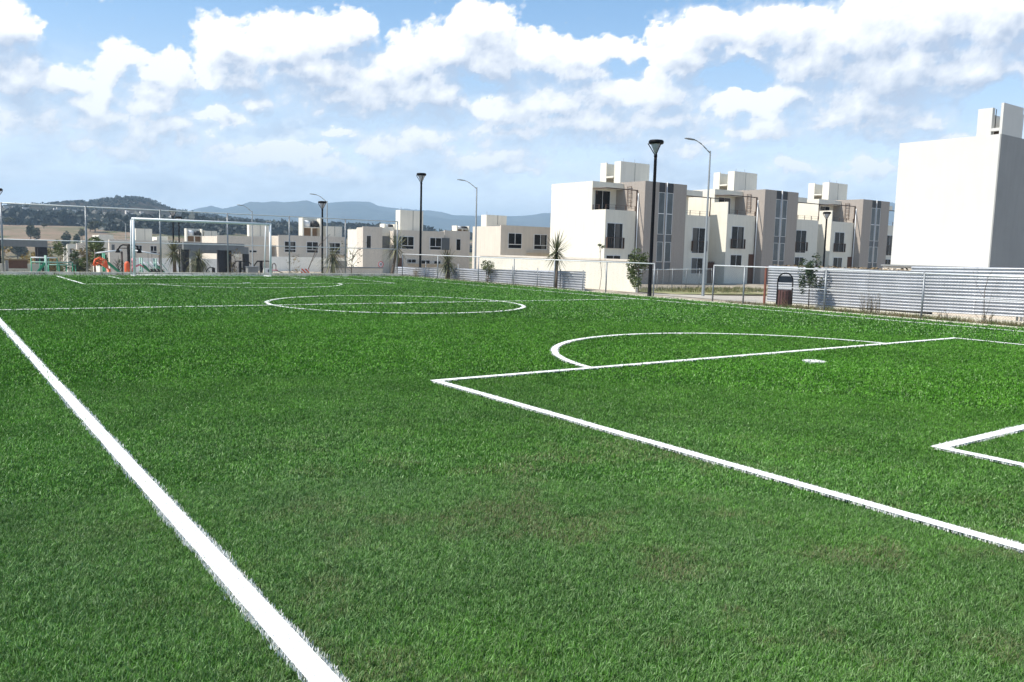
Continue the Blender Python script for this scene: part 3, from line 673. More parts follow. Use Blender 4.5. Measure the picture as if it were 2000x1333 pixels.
def side_fence(name, label, posts, y0, y1, zt, thick, mid=None):
    t = thing('chain_link_fence', label, 'fence', (fx(y0), y0, 0))
    for y in posts:
        MB().tube((fx(y),y,-.3),(fx(y),y,zt+.02),thick,n=8).build('post', M_galv, t, True)
    MB().tube((fx(y0),y0,zt),(fx(y1),y1,zt),.02,n=8).build('top_rail', M_galvl, t, True)
    if mid: MB().tube((fx(y0)+.03,y0,mid),(fx(mid_end)+.03,mid_end,mid),.012,n=6).build('middle_rail', M_galvl, t, True)
    mb = MB(); wires(mb, y0, y1, .05, zt, lambda s, z: (fx(s)+.035, s, z), .075, .0014 if name == 'near' else .0010)
    mb.build('wire_mesh', M_wire, t)
mid_end = 15.4
side_fence('near', 'low chain-link fence in front of the corrugated wall, right of the gateway', [-1.5,1.6,4.8,7.9,11.0,13.83,16.68,17.9], -1.5, 17.9, 1.2, .027, .62)
side_fence('far', 'low chain-link fence along the far touchline, left of the gateway', [20.55,23.0,26.07,28.82,31.56,35.12,38.7], 20.55, 38.7, 1.18, .026)
# lean secondary posts behind the far stretch (supports of the sheet wall)
def sheet(t, name, pts, z0s, z1s, pitch, depth, mat_):
    """horizontally corrugated sheet from pts[0] to pts[1]"""
    (xa,ya),(xb,yb) = pts; L = math.hypot(xb-xa, yb-ya); nx, ny = (yb-ya)/L, -(xb-xa)/L
    if nx > 0: nx, ny = -nx, -ny
    ns = 26; n = int((z1s[0]-z0s[0])/pitch*8)
    vs = []
    for j in range(n+1):
        u = j/n
        for i in range(ns+1):
            w = i/ns; za = z0s[0]+(z0s[1]-z0s[0])*w; zb_ = z1s[0]+(z1s[1]-z1s[0])*w
            z = za+(zb_-za)*u; d = depth*math.sin((z-za)/pitch*2*math.pi)+.03*mnoise.noise((w*L*.9, z*1.3, xa))
            x = xa+(xb-xa)*w+nx*d; y = ya+(yb-ya)*w+ny*d; vs.append((x,y,z))
    fs = [(j*(ns+1)+i, j*(ns+1)+i+1, (j+1)*(ns+1)+i+1, (j+1)*(ns+1)+i) for j in range(n) for i in range(ns)]
    k = len(vs); vs2 = [(x-nx*.004, y-ny*.004, z) for x,y,z in vs]
    mb = MB(); mb.add(vs, fs); mb.add(vs2, [q[::-1] for q in fs])
    for sw in np.arange(1.83, L-.3, 1.83):                 # overlaps between the sheets
        i = int(sw/L*ns)
        for j in range(0, n):
            p, q = vs[j*(ns+1)+i], vs[(j+1)*(ns+1)+i]; ux_, uy_ = (xb-xa)/L*.03, (yb-ya)/L*.03
            mb.add([(p[0]+nx*.008,p[1]+ny*.008,p[2]),(p[0]+nx*.008+ux_,p[1]+ny*.008+uy_,p[2]),(q[0]+nx*.008+ux_,q[1]+ny*.008+uy_,q[2]),(q[0]+nx*.008,q[1]+ny*.008,q[2])],[(0,1,2,3)])
    return mb.build(name, mat_, t, True)
t = thing('corrugated_wall', 'tall corrugated metal sheet wall with a rusty end post, behind the litter bin', 'wall', (22.6, 12, 0))
sheet(t, 'metal_sheet', [(22.62,16.9),(22.62,12.1)], (.06,.10), (1.235,1.235), .086, .024, M_sheet)
sheet(t, 'metal_sheet', [(22.60,12.1),(22.66,6.4)], (.10,.22), (1.36,1.46), .086, .024, M_sheet)
sheet(t, 'metal_sheet', [(22.64,6.4),(22.75,-2)], (.22,.28), (1.5,1.5), .086, .024, M_sheet)
MB().box(22.56,22.74,-2,16.9,-.4,.05).build('concrete_plinth', M_curb, t)
MB().box(22.53,22.58,16.93,16.99,-.3,1.22).build('end_post', M_rust, t)
for y in (15.0, 12.2, 9.3, 6.0): MB().tube((22.72,y,-.2),(22.72,y,1.2),.03,n=8).build('support_post', M_galv, t, True)
t = thing('corrugated_wall', 'low corrugated metal sheet wall running from the white garden wall past the yucca plants', 'wall', (22, 32, 0))
sheet(t, 'metal_sheet', [(22.1,25.5),(22.2,33.5)], (-.12,-.16), (.735,.58), .105, .032, M_sheet)
sheet(t, 'metal_sheet', [(22.25,33.5),(22.3,42.5)], (-.16,-.2), (.58,.40), .105, .032, M_sheet)
for y in (25.52,27.0,28.6,30.5,32.6,35.2,38.5): MB().tube((22.0,y,-.3),(22.0,y,.78),.022,n=6).build('support_post', M_galv, t, True)
t = thing('garden_wall', 'white plastered garden wall beside the gateway', 'wall', (24.6, 30, -.3))
MB().box(24.5,24.65,25.0,37,-.6,1.18).build('wall_panel', M_cream, t)
MB().box(24.46,24.69,24.96,37,1.18,1.27).build('coping', M_tan, t)

# fence of the small green behind the gateway
t = thing('chain_link_fence', 'chain-link fence with white rails around the dry lawn in front of the houses', 'fence', (38, 36, -.7))
Pf = [(30.0,33.0),(37.5,35.6),(45,38.5)]
mb = MB(); rl = MB()
for (xa,ya),(xb,yb) in zip(Pf[:-1],Pf[1:]):
    L = math.hypot(xb-xa,yb-ya)
    wires(mb, 0, L, -.75, .55, lambda s,z: (xa+(xb-xa)*s/L, ya+(yb-ya)*s/L, z), .09, .004)
    rl.tube((xa,ya,.6),(xb,yb,.6),.025,n=6); 
mb.build('wire_mesh', M_wire, t); rl.build('top_rail', M_galvl, t, True)
for k in range(8):
    w = k/7; x, y = (30+15*w, 33+5.4*w); MB().tube((x,y,-1),(x,y,.66),.025,n=6).build('post', M_galv, t, True)
lawn = MB(); lawn.add([(33,30.5,ground_z(33,30.5)+.05),(47,34,ground_z(47,34)+.05),(50,41,ground_z(50,41)+.06),(32,36,ground_z(32,36)+.08)],[(0,1,2,3)])
lo_ = lawn.build('dry_lawn', mat('dry_lawn', (.17,.18,.07), .9, var=.3, vscale=1.5, col2=(.34,.30,.16), c2s=.8, c2t=(.45,.6))); tag(lo_, kind='structure')
pv_ = MB(); pv_.add([(23.0,17.2,ground_z(23,17.2)+.012),(23.0,24.6,ground_z(23,24.6)+.012),(33,31,ground_z(33,31)+.03),(44,31,ground_z(44,31)+.03),(44,17.2,ground_z(44,17.2)+.03)],[(0,4,3,2,1)])
po_ = pv_.build('road', mat('sandy_concrete_road', (.42,.38,.32), .9, var=.08, vscale=.7, bump=.2, col2=(.28,.24,.18), c2s=.6, c2t=(.55,.72))); tag(po_, kind='structure')

# ------------------------------------------------------------------ lamps
def make_post_lamp(H=5.75):
    t = thing('street_lamp', 'x', 'lamp', (0,0,0), 'black post-top lamps around the pitch')
    MB().cone_ring((0,0),[(.11,0),(.11,.04),(.085,.05),(.075,.3),(.07,.32),(.055,H-.72),(.055,H-.62)],14).build('pole', M_black, t, True)
    MB().cone_ring((0,0),[(.035,H-.63),(.065,H-.6),(.06,H-.5),(.03,H-.48)],12).build('collar', M_black, t, True)
    MB().cone_ring((0,0),[(.04,H-.47),(.19,H-.14),(.19,H-.13)],14).build('lens', M_lens, t, True)
    MB().cone_ring((0,0),[(.23,H-.14),(.27,H-.11),(.275,H-.05),(.24,H),(.06,H+.015)],20).build('cap', M_black, t, True)
    mb = MB()
    for k in range(3):
        a = math.radians(20+120*k); mb.tube((.03*math.cos(a),.03*math.sin(a),H-.52),(.29*math.cos(a),.29*math.sin(a),H-.12),.018,n=6)
    mb.build('cage_bar', M_black, t, True)
    return t
lamps = [(21.55,21.25,-.12,5.72,'tallest black lamp post, standing by the gateway in the side fence'),
 (23.9,42.5,-.1,6.0,'black lamp post with a cone head in mid photo, behind the fence corner'),
 (21.2,50.7,-1.35,5.75,'black lamp post between the hanging yucca and the striped board'),
 (17.2,72.9,-2.2,6.4,'taller of the two black lamp posts seen through the goal'),
 (19.6,80.9,-2.6,6.5,'shorter and farther of the two black lamp posts seen through the goal'),
 (3.45,53.5,-1.35,5.55,'black lamp post cut by the left edge of the photo'),
 (53,34.9,-1.0,5.9,'black lamp post standing in front of the row of three-storey houses')]
L0 = make_post_lamp()
for i,(x,y,z,hh,lab) in enumerate(lamps):
    o = L0 if i == 0 else copy_tree(L0)
    o.location = (x,y,z); o['label'] = lab; s = hh/5.765; o.scale = (max(1,s),max(1,s),s) if i else (1,1,s)
lamp_last = o; 
def make_cobra(H=8.):
    t = thing('road_lamp', 'x', 'lamp', (0,0,0), 'grey arm lamps along the roads')
    MB().cone_ring((0,0),[(.16,0),(.16,.03),(.10,.04),(.045,H)],12).build('pole', M_cobra, t, True)
    MB().path([(0,0,H-.12),(-.25,0,H+.08),(-.55,0,H+.33),(-.85,0,H+.50),(-1.05,0,H+.56)],[.035,.033,.03,.028,.026],8).build('arm', M_cobra, t, True)
    mb = MB(); sec = [(-1.0,.045,.03,.565),(-1.15,.10,.045,.58),(-1.4,.12,.05,.61),(-1.6,.085,.035,.63),(-1.68,.03,.015,.635)]
    vs = []
    for x, hw, hh, zc in sec:
        for k in range(10):
            a = 2*math.pi*k/10; vs.append((x, hw*math.cos(a), H+zc+hh*math.sin(a)))
    fs = [(j*10+i, j*10+(i+1)%10, (j+1)*10+(i+1)%10, (j+1)*10+i) for j in range(4) for i in range(10)]+[tuple(range(10))[::-1], tuple(range(40,50))]
    mb.add(vs, fs); mb.build('lamp_head', M_cobra, t, True)
    return t
K0 = make_cobra()
cob = [(32.0,27.8,-.75,7.45,'grey arm street lamp nearest the camera, standing beside the gateway road'),
 (37.8,57.8,-1.0,7.7,'grey arm street lamp right of the middle black lamp post'),
 (31.0,73.0,-2.2,7.9,'grey arm street lamp close beside the black lamp post over the chevron board'),
 (29.5,90.0,-3.0,8.1,'grey arm street lamp rising beside the right goal post'),
 (26.7,144,-4.6,8.9,'small far grey arm street lamp left of the goal'),
 (24.9,172,-6.5,10.2,'farthest grey arm street lamp against the dark hill')]
for i,(x,y,z,hh,lab) in enumerate(cob):
    o = K0 if i == 0 else copy_tree(K0)
    o.location = (x,y,z); o['label'] = lab; s = hh/8.; o.scale = (.78 if i == 0 else 1,1,s); o.rotation_euler = (0,0,math.radians(-38))

# ------------------------------------------------------------------ three-storey houses
def rail(t, p0, p1, z, h=.42, step=1.15):
    L = math.hypot(p1[0]-p0[0], p1[1]-p0[1]); n = max(1, round(L/step)); mb = MB()
    for k in range(n+1):
        w = k/n; x, y = p0[0]+(p1[0]-p0[0])*w, p0[1]+(p1[1]-p0[1])*w; mb.box(x-.025,x+.025,y-.025,y+.025,z,z+h)
    for q in (.2,.4): mb.tube((p0[0],p0[1],z+q),(p1[0],p1[1],z+q),.008,n=4)
    mb.build('railing', M_brown, t)
WR = random.Random(3)
def window(t, x0, x1, y, z0, z1, split=1, transom=None, name='window', glass=None, deep=.0, nbar=.035):
    fr = MB(); w = nbar
    fr.box(x0-w,x1+w,y-.03,y+.02,z1,z1+w); fr.box(x0-w,x1+w,y-.03,y+.02,z0-w,z0)
    fr.box(x0-w,x0,y-.03,y+.02,z0,z1); fr.box(x1,x1+w,y-.03,y+.02,z0,z1)
    for k in range(1, split+1):
        xm = x0+(x1-x0)*k/(split+1); fr.box(xm-w*.5,xm+w*.5,y-.028,y+.018,z0 if transom is None else transom,z1)
    if transom is not None: fr.box(x0,x1,y-.028,y+.018,transom-w*.6,transom+w*.6)
    f = fr.build(name, M_frame, t)
    MB().box(x0,x1,y-.008,y+.012,z0,z1).build('pane', glass or M_glass, f)
    if glass is None and x1-x0 > .9 and WR.random() < .5:
        a = x0 if WR.random() < .5 else x1-(x1-x0)*.42; MB().box(a,a+(x1-x0)*WR.uniform(.16,.42),y-.012,y-.0085,z0+.01,z1-.01).build('curtain', M_curtain, f)
    return f
TZ = [('leftmost cream three-storey house pair with a taupe stair tower, behind the gateway lamp post',49.16,0.,True),
      ('middle cream three-storey house pair with a taupe stair tower',65.0,.33,False),
      ('right cream three-storey house pair with a taupe stair tower, nearest the big blank building',81.6,.36,False)]
YT, YF, YB, YW = 49.5, 50.35, 52.1, 53.0
for ti,(lab,X,dz,first) in enumerate(TZ):
    t = thing('house', lab, 'house', (X,YT,-1.2), 'row of three-storey houses')
    T = 5.1+dz; Rf = 7.5+dz; B = -2.2; wl = 3.56 if first else 4.1
    wr = 4.2 if first else 4.9; nextx = 11.84 if ti == 0 else (11.9 if ti == 1 else 9.)
    xl = X-wl; tw = 5.05 if first else 5.2; xr = X+tw
    # lower blocks with terraces
    MB().box(xl,X-.004,YF,YW-.004,B,T-.0).build('lower_block', M_grey_cream, t) if False else None
    lb = MB(); lb.box(xl,X-.004,YF,YW+4.6,B,T-.12); lb.box(xl,X-.004,YF,YF+.12,T-.12,T); lb.box(xl,xl+.12,YF+.121,YB-.003,T-.12,T)
    lb.build('terrace_block', M_cream, t)
    rb = MB(); rb.box(xr+.004,xr+wr,YF+.02,YW+4.6,B,T-.12); rb.box(xr+.004,xr+wr,YF+.02,YF+.14,T-.12,T); rb.box(xr+wr-.12,xr+wr,YF+.141,YB-.003,T-.12,T)
    rb.build('terrace_block', M_cream, t)
    # upper storey, left house
    ub = MB(); ub.box(xl+.13,X-.004,YW,YW+4.58,T-.119,Rf-.52); ub.box(xl+.002,xl+.128,YB,YW+4.58,T-.119,Rf-.52)
    ub.box(xl,X-.004,YB-.01,YW+4.6,Rf-.52,Rf-.02)
    ub.build('upper_storey', M_cream, t)
    wr2 = wr+.8 if first else wr+.3
    ub = MB(); ub.box(xr+.004,xr+wr-.1,YW,YW+4.58,T-.119,Rf-.52); ub.box(xr+.004,xr+wr2,YB-.01,YW+4.6,Rf-.52,Rf-.02)
    ub.build('upper_storey', M_cream, t)
    # stair tower
    cx = [(1.66,2.40),(2.68,3.40)] if first else [(1.75,2.5),(2.78,3.5)]
    tb = MB(); tb.box(X,xr,YT+.06,YW+3,B,Rf+.1)
    tb.box(X,X+cx[0][0],YT,YT+.059,B,Rf+.1); tb.box(X+cx[1][1],xr,YT,YT+.059,B,Rf+.1)
    tb.box(X+cx[0][1],X+cx[1][0],YT+.01,YT+.059,B,Rf+.1)
    tb.build('stair_tower', M_taupe, t)
    for a, c in cx:
        a += X; c += X
        MB().box(a,c,YT+.03,YT+.058,6.80+dz,Rf+.1).build('tower_panel', M_dark, t)
        MB().box(a,c,YT+.03,YT+.058,2.62+dz,3.22+dz).build('tower_panel', M_panel, t)
        MB().box(a,c,YT+.03,YT+.058,.25+dz,.86+dz).build('tower_panel', M_panel, t)
        for z0, z1 in ((5.02,6.74),(3.27,4.96),(.92,2.57)):
            window(t, a+.03, c-.03, YT+.035, z0+dz, z1+dz, 0, None, 'tower_window', M_strip, nbar=.03)
    MB().tube((X+2.57,YT-.03,B),(X+2.57,YT-.03,Rf+.16),.035,n=6).build('downpipe', M_frame, t, True)
    # roof structure with tank bay
    rx0, rx1 = X+2.74, X+6.4
    rs = MB(); rs.box(rx0,rx1,55.5,56.35,Rf-.1,Rf+2.38)
    rs.box(rx0-.12,rx1,58.0,58.12,Rf-.1,Rf+2.36); rs.box(rx0-.12,rx0,57.3,57.999,Rf-.1,Rf+2.36)
    rs.box(rx0-.1,rx1,56.36,57.99,Rf+.95,Rf+1.1)
    rs.build('roof_tower', M_cream, t)
    MB().box(rx0+1.78,rx0+1.80,55.485,55.502,Rf,Rf+2.3).build('roof_joint', M_concd, t)
    for q in (.8, 2.2): MB().tube((rx0+q,56.0,Rf+2.38),(rx0+q,56.0,Rf+2.75),.012,n=4).build('roof_rod', M_brown, t)
    # windows and doors, left house
    lx = X-3.35 if first else X-3.5
    window(t, lx+(0 if first else 0), lx+1.72, YF-.005, 1.95+dz, 3.98+dz, 1, None, 'window')
    window(t, lx+.03, lx+1.6, YF-.005, .2+dz, 1.32+dz, 1, None, 'window')
    window(t, X-2.45, X-.75, YW-.005, T-.1, T+1.72, 1, None, 'terrace_door')
    # right house
    qx = xr+1.95 if first else xr+1.2
    window(t, qx, qx+1.7, YF+.012, 1.75+dz, 3.98+dz, 1, None, 'window')
    window(t, qx+.05, qx+1.5, YF+.012, -.1+dz, 1.28+dz, 1, None, 'window')
    MB().box(xr+.25,xr+.95,YW-.03,YW+.02,T-.1,T+1.7).build('terrace_door', M_glass, t)
    MB().box(xr+1.5,xr+1.7,YW-.06,YW+.01,T+1.45,T+1.75).build('wall_lamp', M_brown, t)
    MB().box(xl+1.2 if first else xl+1.0,xl+1.34 if first else xl+1.14,YW-.06,YW+.01,T+1.4,T+1.72).build('wall_lamp', M_brown, t)
    for bx0, bx1, by in ((lx,lx+1.72,YF-.2),(qx,qx+1.7,YF-.19)):
        mb = MB(); z0 = 1.93+dz
        mb.box(bx0-.06,bx1+.12,by-.012,by+.012,z0+.86,z0+.9); mb.box(bx0-.06,bx1+.12,by-.012,by+.012,z0,z0+.03)
        for k in range(10): xx = bx0-.05+(bx1-bx0+.16)*k/9; mb.box(xx-.007,xx+.007,by-.007,by+.007,z0+.03,z0+.86)
        mb.box(bx1+.1,bx1+.125,by,by+.185,z0,z0+.9); mb.box(bx0-.085,bx0-.06,by,by+.185,z0,z0+.9)
        mb.build('window_railing', M_brown, t)
    # doorways under the blocks (dark recess beside the tower)
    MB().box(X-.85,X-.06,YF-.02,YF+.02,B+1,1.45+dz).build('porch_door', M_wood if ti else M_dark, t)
    MB().box(X-.85,X-.06,YF-.022,YF+.018,.95+dz,1.45+dz).build('porch_lintel', M_tan, t) if False else None
    # pergola beams, drain pipe, ladder
    mb = MB(); mb.box(xl,X-.02,YF-.02,YF+.06,6.80+dz,6.88+dz); mb.box(xl+.01,xl+.07,YF+.061,YB-.02,6.80+dz,6.88+dz)
    mb.box(X-.14,X-.06,YF-.015,YF+.055,B,6.799+dz); mb.build('pergola', M_brown, t)
    mb = MB(); mb.box(xr+.01,X+nextx-.3,YF-.02,YF+.06,6.72+dz,6.80+dz); mb.box(xr+wr-.1,xr+wr-.02,YF-.01,YF+.05,T,6.719+dz); mb.build('pergola', M_brown, t)
    MB().tube((X-.07,YF-.14,B),(X-.07,YF-.14,6.6+dz),.045,n=8).build('downpipe', M_frame, t, True)
    mb = MB(); xL_ = X-.10
    for y in (51.05, 51.5): mb.box(xL_-.02,xL_+.02,y-.02,y+.02,5.45+dz,7.22+dz)
    for k in range(5): z = 5.62+dz+k*.39; mb.box(xL_-.015,xL_+.015,51.02,51.53,z-.015,z+.015)
    for z in (5.9+dz,6.9+dz): mb.box(xL_,X-.001,51.03,51.07,z-.01,z+.01)
    mb.build('roof_ladder', M_brown, t)
    rail(t, (xl+.06,YF+.06), (X-.2,YF+.06), T); rail(t, (xl+.06,YF+.9), (xl+.06,YB-.1), T)
    rail(t, (xr+.3,YF+.08), (xr+wr-.06,YF+.08), T)
    if not first:
        MB().box(xl-.13,xl-.002,YF-.0,YB+.3,B,6.55+dz-.33).build('screen_wall', M_cream, t)
    else:
        MB().box(xl-.03,xl-.001,YF+.3,YW+4.4,B,.55).build('base_band', M_tan, t)
# low wood gates between the pairs
for i,(x0,x1,lab) in enumerate(((58.4,60.86,'brown wooden yard gate between the left and the middle house pair'),(75.1,77.35,'brown wooden yard gate between the middle and the right house pair'))):
    t = thing('yard_gate', lab, 'gate', ((x0+x1)/2,51.6,-1))
    mb = MB(); n = 16
    for k in range(n): a = x0+.02+(x1-x0-.04)*k/n; mb.box(a,a+(x1-x0)/n-.02,51.6,51.63,-1.3,.92+(0.08 if k%2 else 0))
    mb.build('boards', M_wood, t); MB().box(x0,x1,51.635,51.68,.6,.68).build('rail', M_wood, t)
# front garden walls / dark hedge netting in front of the middle pairs
t = thing('hedge_screen', 'dark brown dry hedge under netting above the corrugated wall', 'hedge', (26,16.5,0))
mb = MB()
for k in range(2600):
    y = U(13.0,18.8); x = 25.6+U(-.35,.35); z = U(.2,1.27) if random.random() < .8 else U(1.08,1.24)
    s = U(.03,.09); a = U(0,6.28); e = U(-1,1)
    p = Vector((x,y,z)); u = Vector((math.cos(a),math.sin(a),e*.5)).normalized()*s; w = Vector((-math.sin(a),math.cos(a),e)).normalized()*s*.5
    mb.add([p-u,p+w,p+u,p-w],[(0,1,2,3)])
mb.build('dry_twigs', M_dry, t)
MB().box(25.45,25.75,13.0,18.8,-.3,1.16).build('netting', M_darkhedge, t)
t = thing('front_wall', 'low grey-beige masonry wall below the right house pair', 'wall', (31,14,0))
MB().box(30,30.2,12.2,17.2,-.6,1.30).build('wall_panel', M_tan, t); MB().box(29.95,30.25,12.15,17.25,1.30,1.36).build('coping', M_conc, t)

# big blank building at the right
t = thing('building', 'big blank white three-storey building with a darker grey side at the right edge', 'building', (43.95,19.5,-1))
bx, bz = 43.95, 7.95
MB().box(bx,bx+9,19.56,24.75,-2,bz).build('wall', M_white, t)
MB().box(bx+.003,bx+9,19.5,19.559,-2,bz-.002).build('side_wall', M_greyw, t)  # this one face gets a darker grey than the white walls
MB().box(bx-.003,bx+8.9,19.62,24.6,bz,bz+.004).build('roof', M_conc, t) if False else None
rs = MB(); rs.box(bx+.004,bx+.25,20.02,20.72,bz,bz+1.34); rs.box(bx+.252,bx+2.2,20.56,20.70,bz,bz+1.2); rs.box(bx+2.2,bx+2.32,19.52,20.7,bz,bz+1.2)
rs.build('roof_tower', M_white, t)
rs = MB(); rs.box(bx+.004,bx+2.19,19.505,19.63,bz,bz+1.52); rs.build('roof_screen', M_white, t)
MB().box(bx+.006,bx+2.19,19.64,20.01,bz+.17,bz+.32).build('roof_slab', M_white, t)
MB().box(bx+.3,bx+2.0,19.7,19.99,bz,bz+.16).build('tank_recess', M_wood, t)
MB().tube((bx+.35,20.0,bz),(bx+.35,20.0,bz+1.3),.02,n=6).build('roof_pipe', M_black, t)

M_brownp = mat('brown_recess', (.26,.17,.10), .85, var=.15)
# ------------------------------------------------------------------ two-storey houses (data in world metres)
HL = {'a':'two-storey beige house with two windows next to the three-storey row',
 'b':'long two-storey white and beige house with grey window panels behind the middle lamp post',
 'c':'two-storey beige house with three windows and two roof tanks, behind the chevron board',
 'd':'beige house seen through the right half of the goal, with a tall cream roof tower',
 'e':'far house seen through the goal, with tanks on its roof',
 'f':'far beige house cluster left of and behind the left goal post',
 'g':'farthest small stepped house left of the goal'}
for Hh in HOUSES:
    b0 = Hh['base']-.6; Y = Hh['Y']
    v0 = Hh['vols'][0]
    t = thing('house', HL[Hh['n']], 'house', ((v0[0]+v0[1])/2, Y, Hh['base']), 'two-storey houses beyond the pitch')
    for i,(x0,x1,y0,y1,zb,zt,mt) in enumerate(Hh['vols']):
        up = zb is not None
        z0 = zb if up else b0
        mb = MB(); mb.box(x0,x1-.003*i,y0,y1,z0,zt)
        if not up:                                   # parapet rim above the roof deck
            mb.box(x0+.002,x1-.01,y0+.002,y0+.15,zt,zt+.10+.004*i)
        mb.build('roof_tower' if up else 'wall', M_cream if mt == 'cream' else M_tan, t)
        if up:
            xm = x0+(x1-x0)*.55; MB().box(xm-.02,xm+.02,y0-.012,y0+.01,z0+.3,zt-.02).build('roof_joint', M_concd, t)
            if y0 < 100: MB().tube((x0+.3,y0+.4,zt),(x0+.3,y0+.4,zt+.35),.012,n=4).build('roof_rod', M_brown, t)
    for (x0,x1,y,z0,z1,kd) in Hh['wins']:
        if kd == 'win':
            if x1-x0 > .75 and z1-z0 > .7: window(t, x0, x1, y-.004, z0, z1, 1, z0+(z1-z0)*.26, 'window', nbar=.05)
            else: window(t, x0, x1, y-.004, z0, z1, 1 if x1-x0 > z1-z0 else 0, None, 'window', nbar=.03)
        else:
            MB().box(x0,x1,y-.03,y+.02,z0,z1).build('door' if kd == 'door' else 'wall_panel', M_wood if kd == 'door' else (M_cream if kd == 'panelc' else M_panel), t)
    for (x0,x1,y,z0,z1,kd) in Hh['slabs']:
        MB().box(x0,x1,y-.5,y-.004,z0,z1).build('canopy', M_tan, t)
    for (x0,x1,y0,y1,zb,zt,mt) in Hh.get('tanks', []):
        w = .16; mb = MB(); dp = max(.9, y1-y0); mb.box(x0-.01,x0+w,y0,y0+dp,zb,zt); mb.box(x1-w,x1,y0,y0+dp,zb,zt); mb.box(x0+w+.002,x1-w-.002,y0+dp-.15,y0+dp-.002,zb,zt)
        zs = zb+(zt-zb)*.48; mb.box(x0+w+.002,x1-w-.002,y0+.05,y0+dp-.152,zs,zs+.1); xm = (x0+x1)/2
        mb.box(xm-.07,xm+.07,y0+.12,y0+.3,zb,zs-.002)
        MB().box(x0+w+.004,x1-w-.004,y0+dp-.20,y0+dp-.153,zb+.05,zs-.01).build('recess_panel', M_brownp, t)
        mb.build('tank_tower', M_cream, t)
        hgt = min(1.1, (zt-zs)*.66); r = min((x1-x0)*.2, .62, dp*.42)
        for q in (.28,.72):
            cx_ = x0+(x1-x0)*q
            k = MB().cone_ring((cx_, y0+dp*.45),[(r,zs+.1),(r,zs+.1+hgt*.75),(r*.75,zs+.1+hgt*.92),(r*.3,zs+.1+hgt)],14).build('water_tank', M_tank if q > .5 else M_whiteb, t, True)
# white boundary walls in front of house c
t = thing('boundary_wall', 'white garage boundary wall in front of the house with three windows', 'wall', (33,84,-3))
MB().box(29.5,40,84.0,84.2,-4,.25).build('wall_panel', M_whitew, t)
MB().box(36.6,38.0,83.96,84.05,-3.4,-.1).build('gate', M_galv, t)
t = thing('boundary_wall', 'white boundary wall seen low through the goal', 'wall', (20,84,-3))
MB().box(16.4,24.2,84.6,84.8,-4,-.1).build('wall_panel', M_whitew, t)
t = thing('boundary_wall', 'low beige boundary wall at the corner of the fence', 'wall', (30,62,-2))
MB().box(24.5,29.5,58.5,58.7,-3,-.15).build('wall_panel', M_tan, t); MB().box(24.45,29.55,58.45,58.75,-.15,-.05).build('coping', M_conc, t)
# ------------------------------------------------------------------ plants
def leaf_cloud(mb, c, rad, n, size, flat=1.0):
    """n leaf-shaped faces scattered through an uneven clump"""
    cx, cy, cz = c
    for _ in range(n):
        while True:
            x, y, z = U(-1,1), U(-1,1), U(-1,1); r = x*x+y*y+z*z
            if r < 1: break
        if random.random() < .55: k = (r**.5+1e-3); f_ = (k**.35)/k; x, y, z = x*f_, y*f_, z*f_
        p = Vector((cx+x*rad[0], cy+y*rad[1], cz+z*rad[2]))
        a = U(0,6.28); u = Vector((math.cos(a),math.sin(a),U(-.7,.7))).normalized()
        w = u.cross(Vector((U(-1,1),U(-1,1),U(-.2,1)))).normalized(); s = size*U(.6,1.35)
        mb.add([p-u*s, p+w*s*.42, p+u*s, p-w*s*.42], [(0,1,2,3)])
def crown(mb, c, R_, H_, n, size, clumps):
    for k in range(clumps):
        a = U(0,6.28); q = U(.15,.8)*R_; z = U(-.42,.42)*H_
        r = R_*U(.28,.5)
        leaf_cloud(mb, (c[0]+math.cos(a)*q, c[1]+math.sin(a)*q, c[2]+z), (r, r, r*U(.6,.95)*H_/R_*.6), n//clumps, size)
def tree(name, label, x, y, z, h, cw, trunk, leaf, n=900, size=.05, clumps=9, cr=.55, group=None, cat='tree', bare=0):
    t = thing(name, label, cat, (x,y,z), group)
    mb = MB(); top = (x+U(-.08,.08)*h*.3, y, z+h*(1-cr*.5))
    mid = (x+U(-.05,.05)*h, y+U(-.03,.03)*h, z+h*.35)
    mb.path([(x,y,z-.2), mid, top], [trunk, trunk*.75, trunk*.35], 7)
    nb = 6+bare
    for k in range(nb):
        a = U(0,6.28); s0 = Vector(mid).lerp(Vector(top), U(.1,.95)); e = s0+Vector((math.cos(a)*cw*.42, math.sin(a)*cw*.42, U(.08,.3)*h))
        m_ = s0.lerp(e,.5)+Vector((U(-.05,.05),U(-.05,.05),U(0,.08)))*h*.4
        mb.path([s0, m_, e], [trunk*.4, trunk*.28, trunk*.12], 5)
    mb.build('trunk', M_bark, t, True)
    if n:
        mb = MB(); crown(mb, (x, y, z+h*(1-cr*.5)), cw/2, h*cr, n, size, clumps); mb.build('crown', leaf, t)
    return t
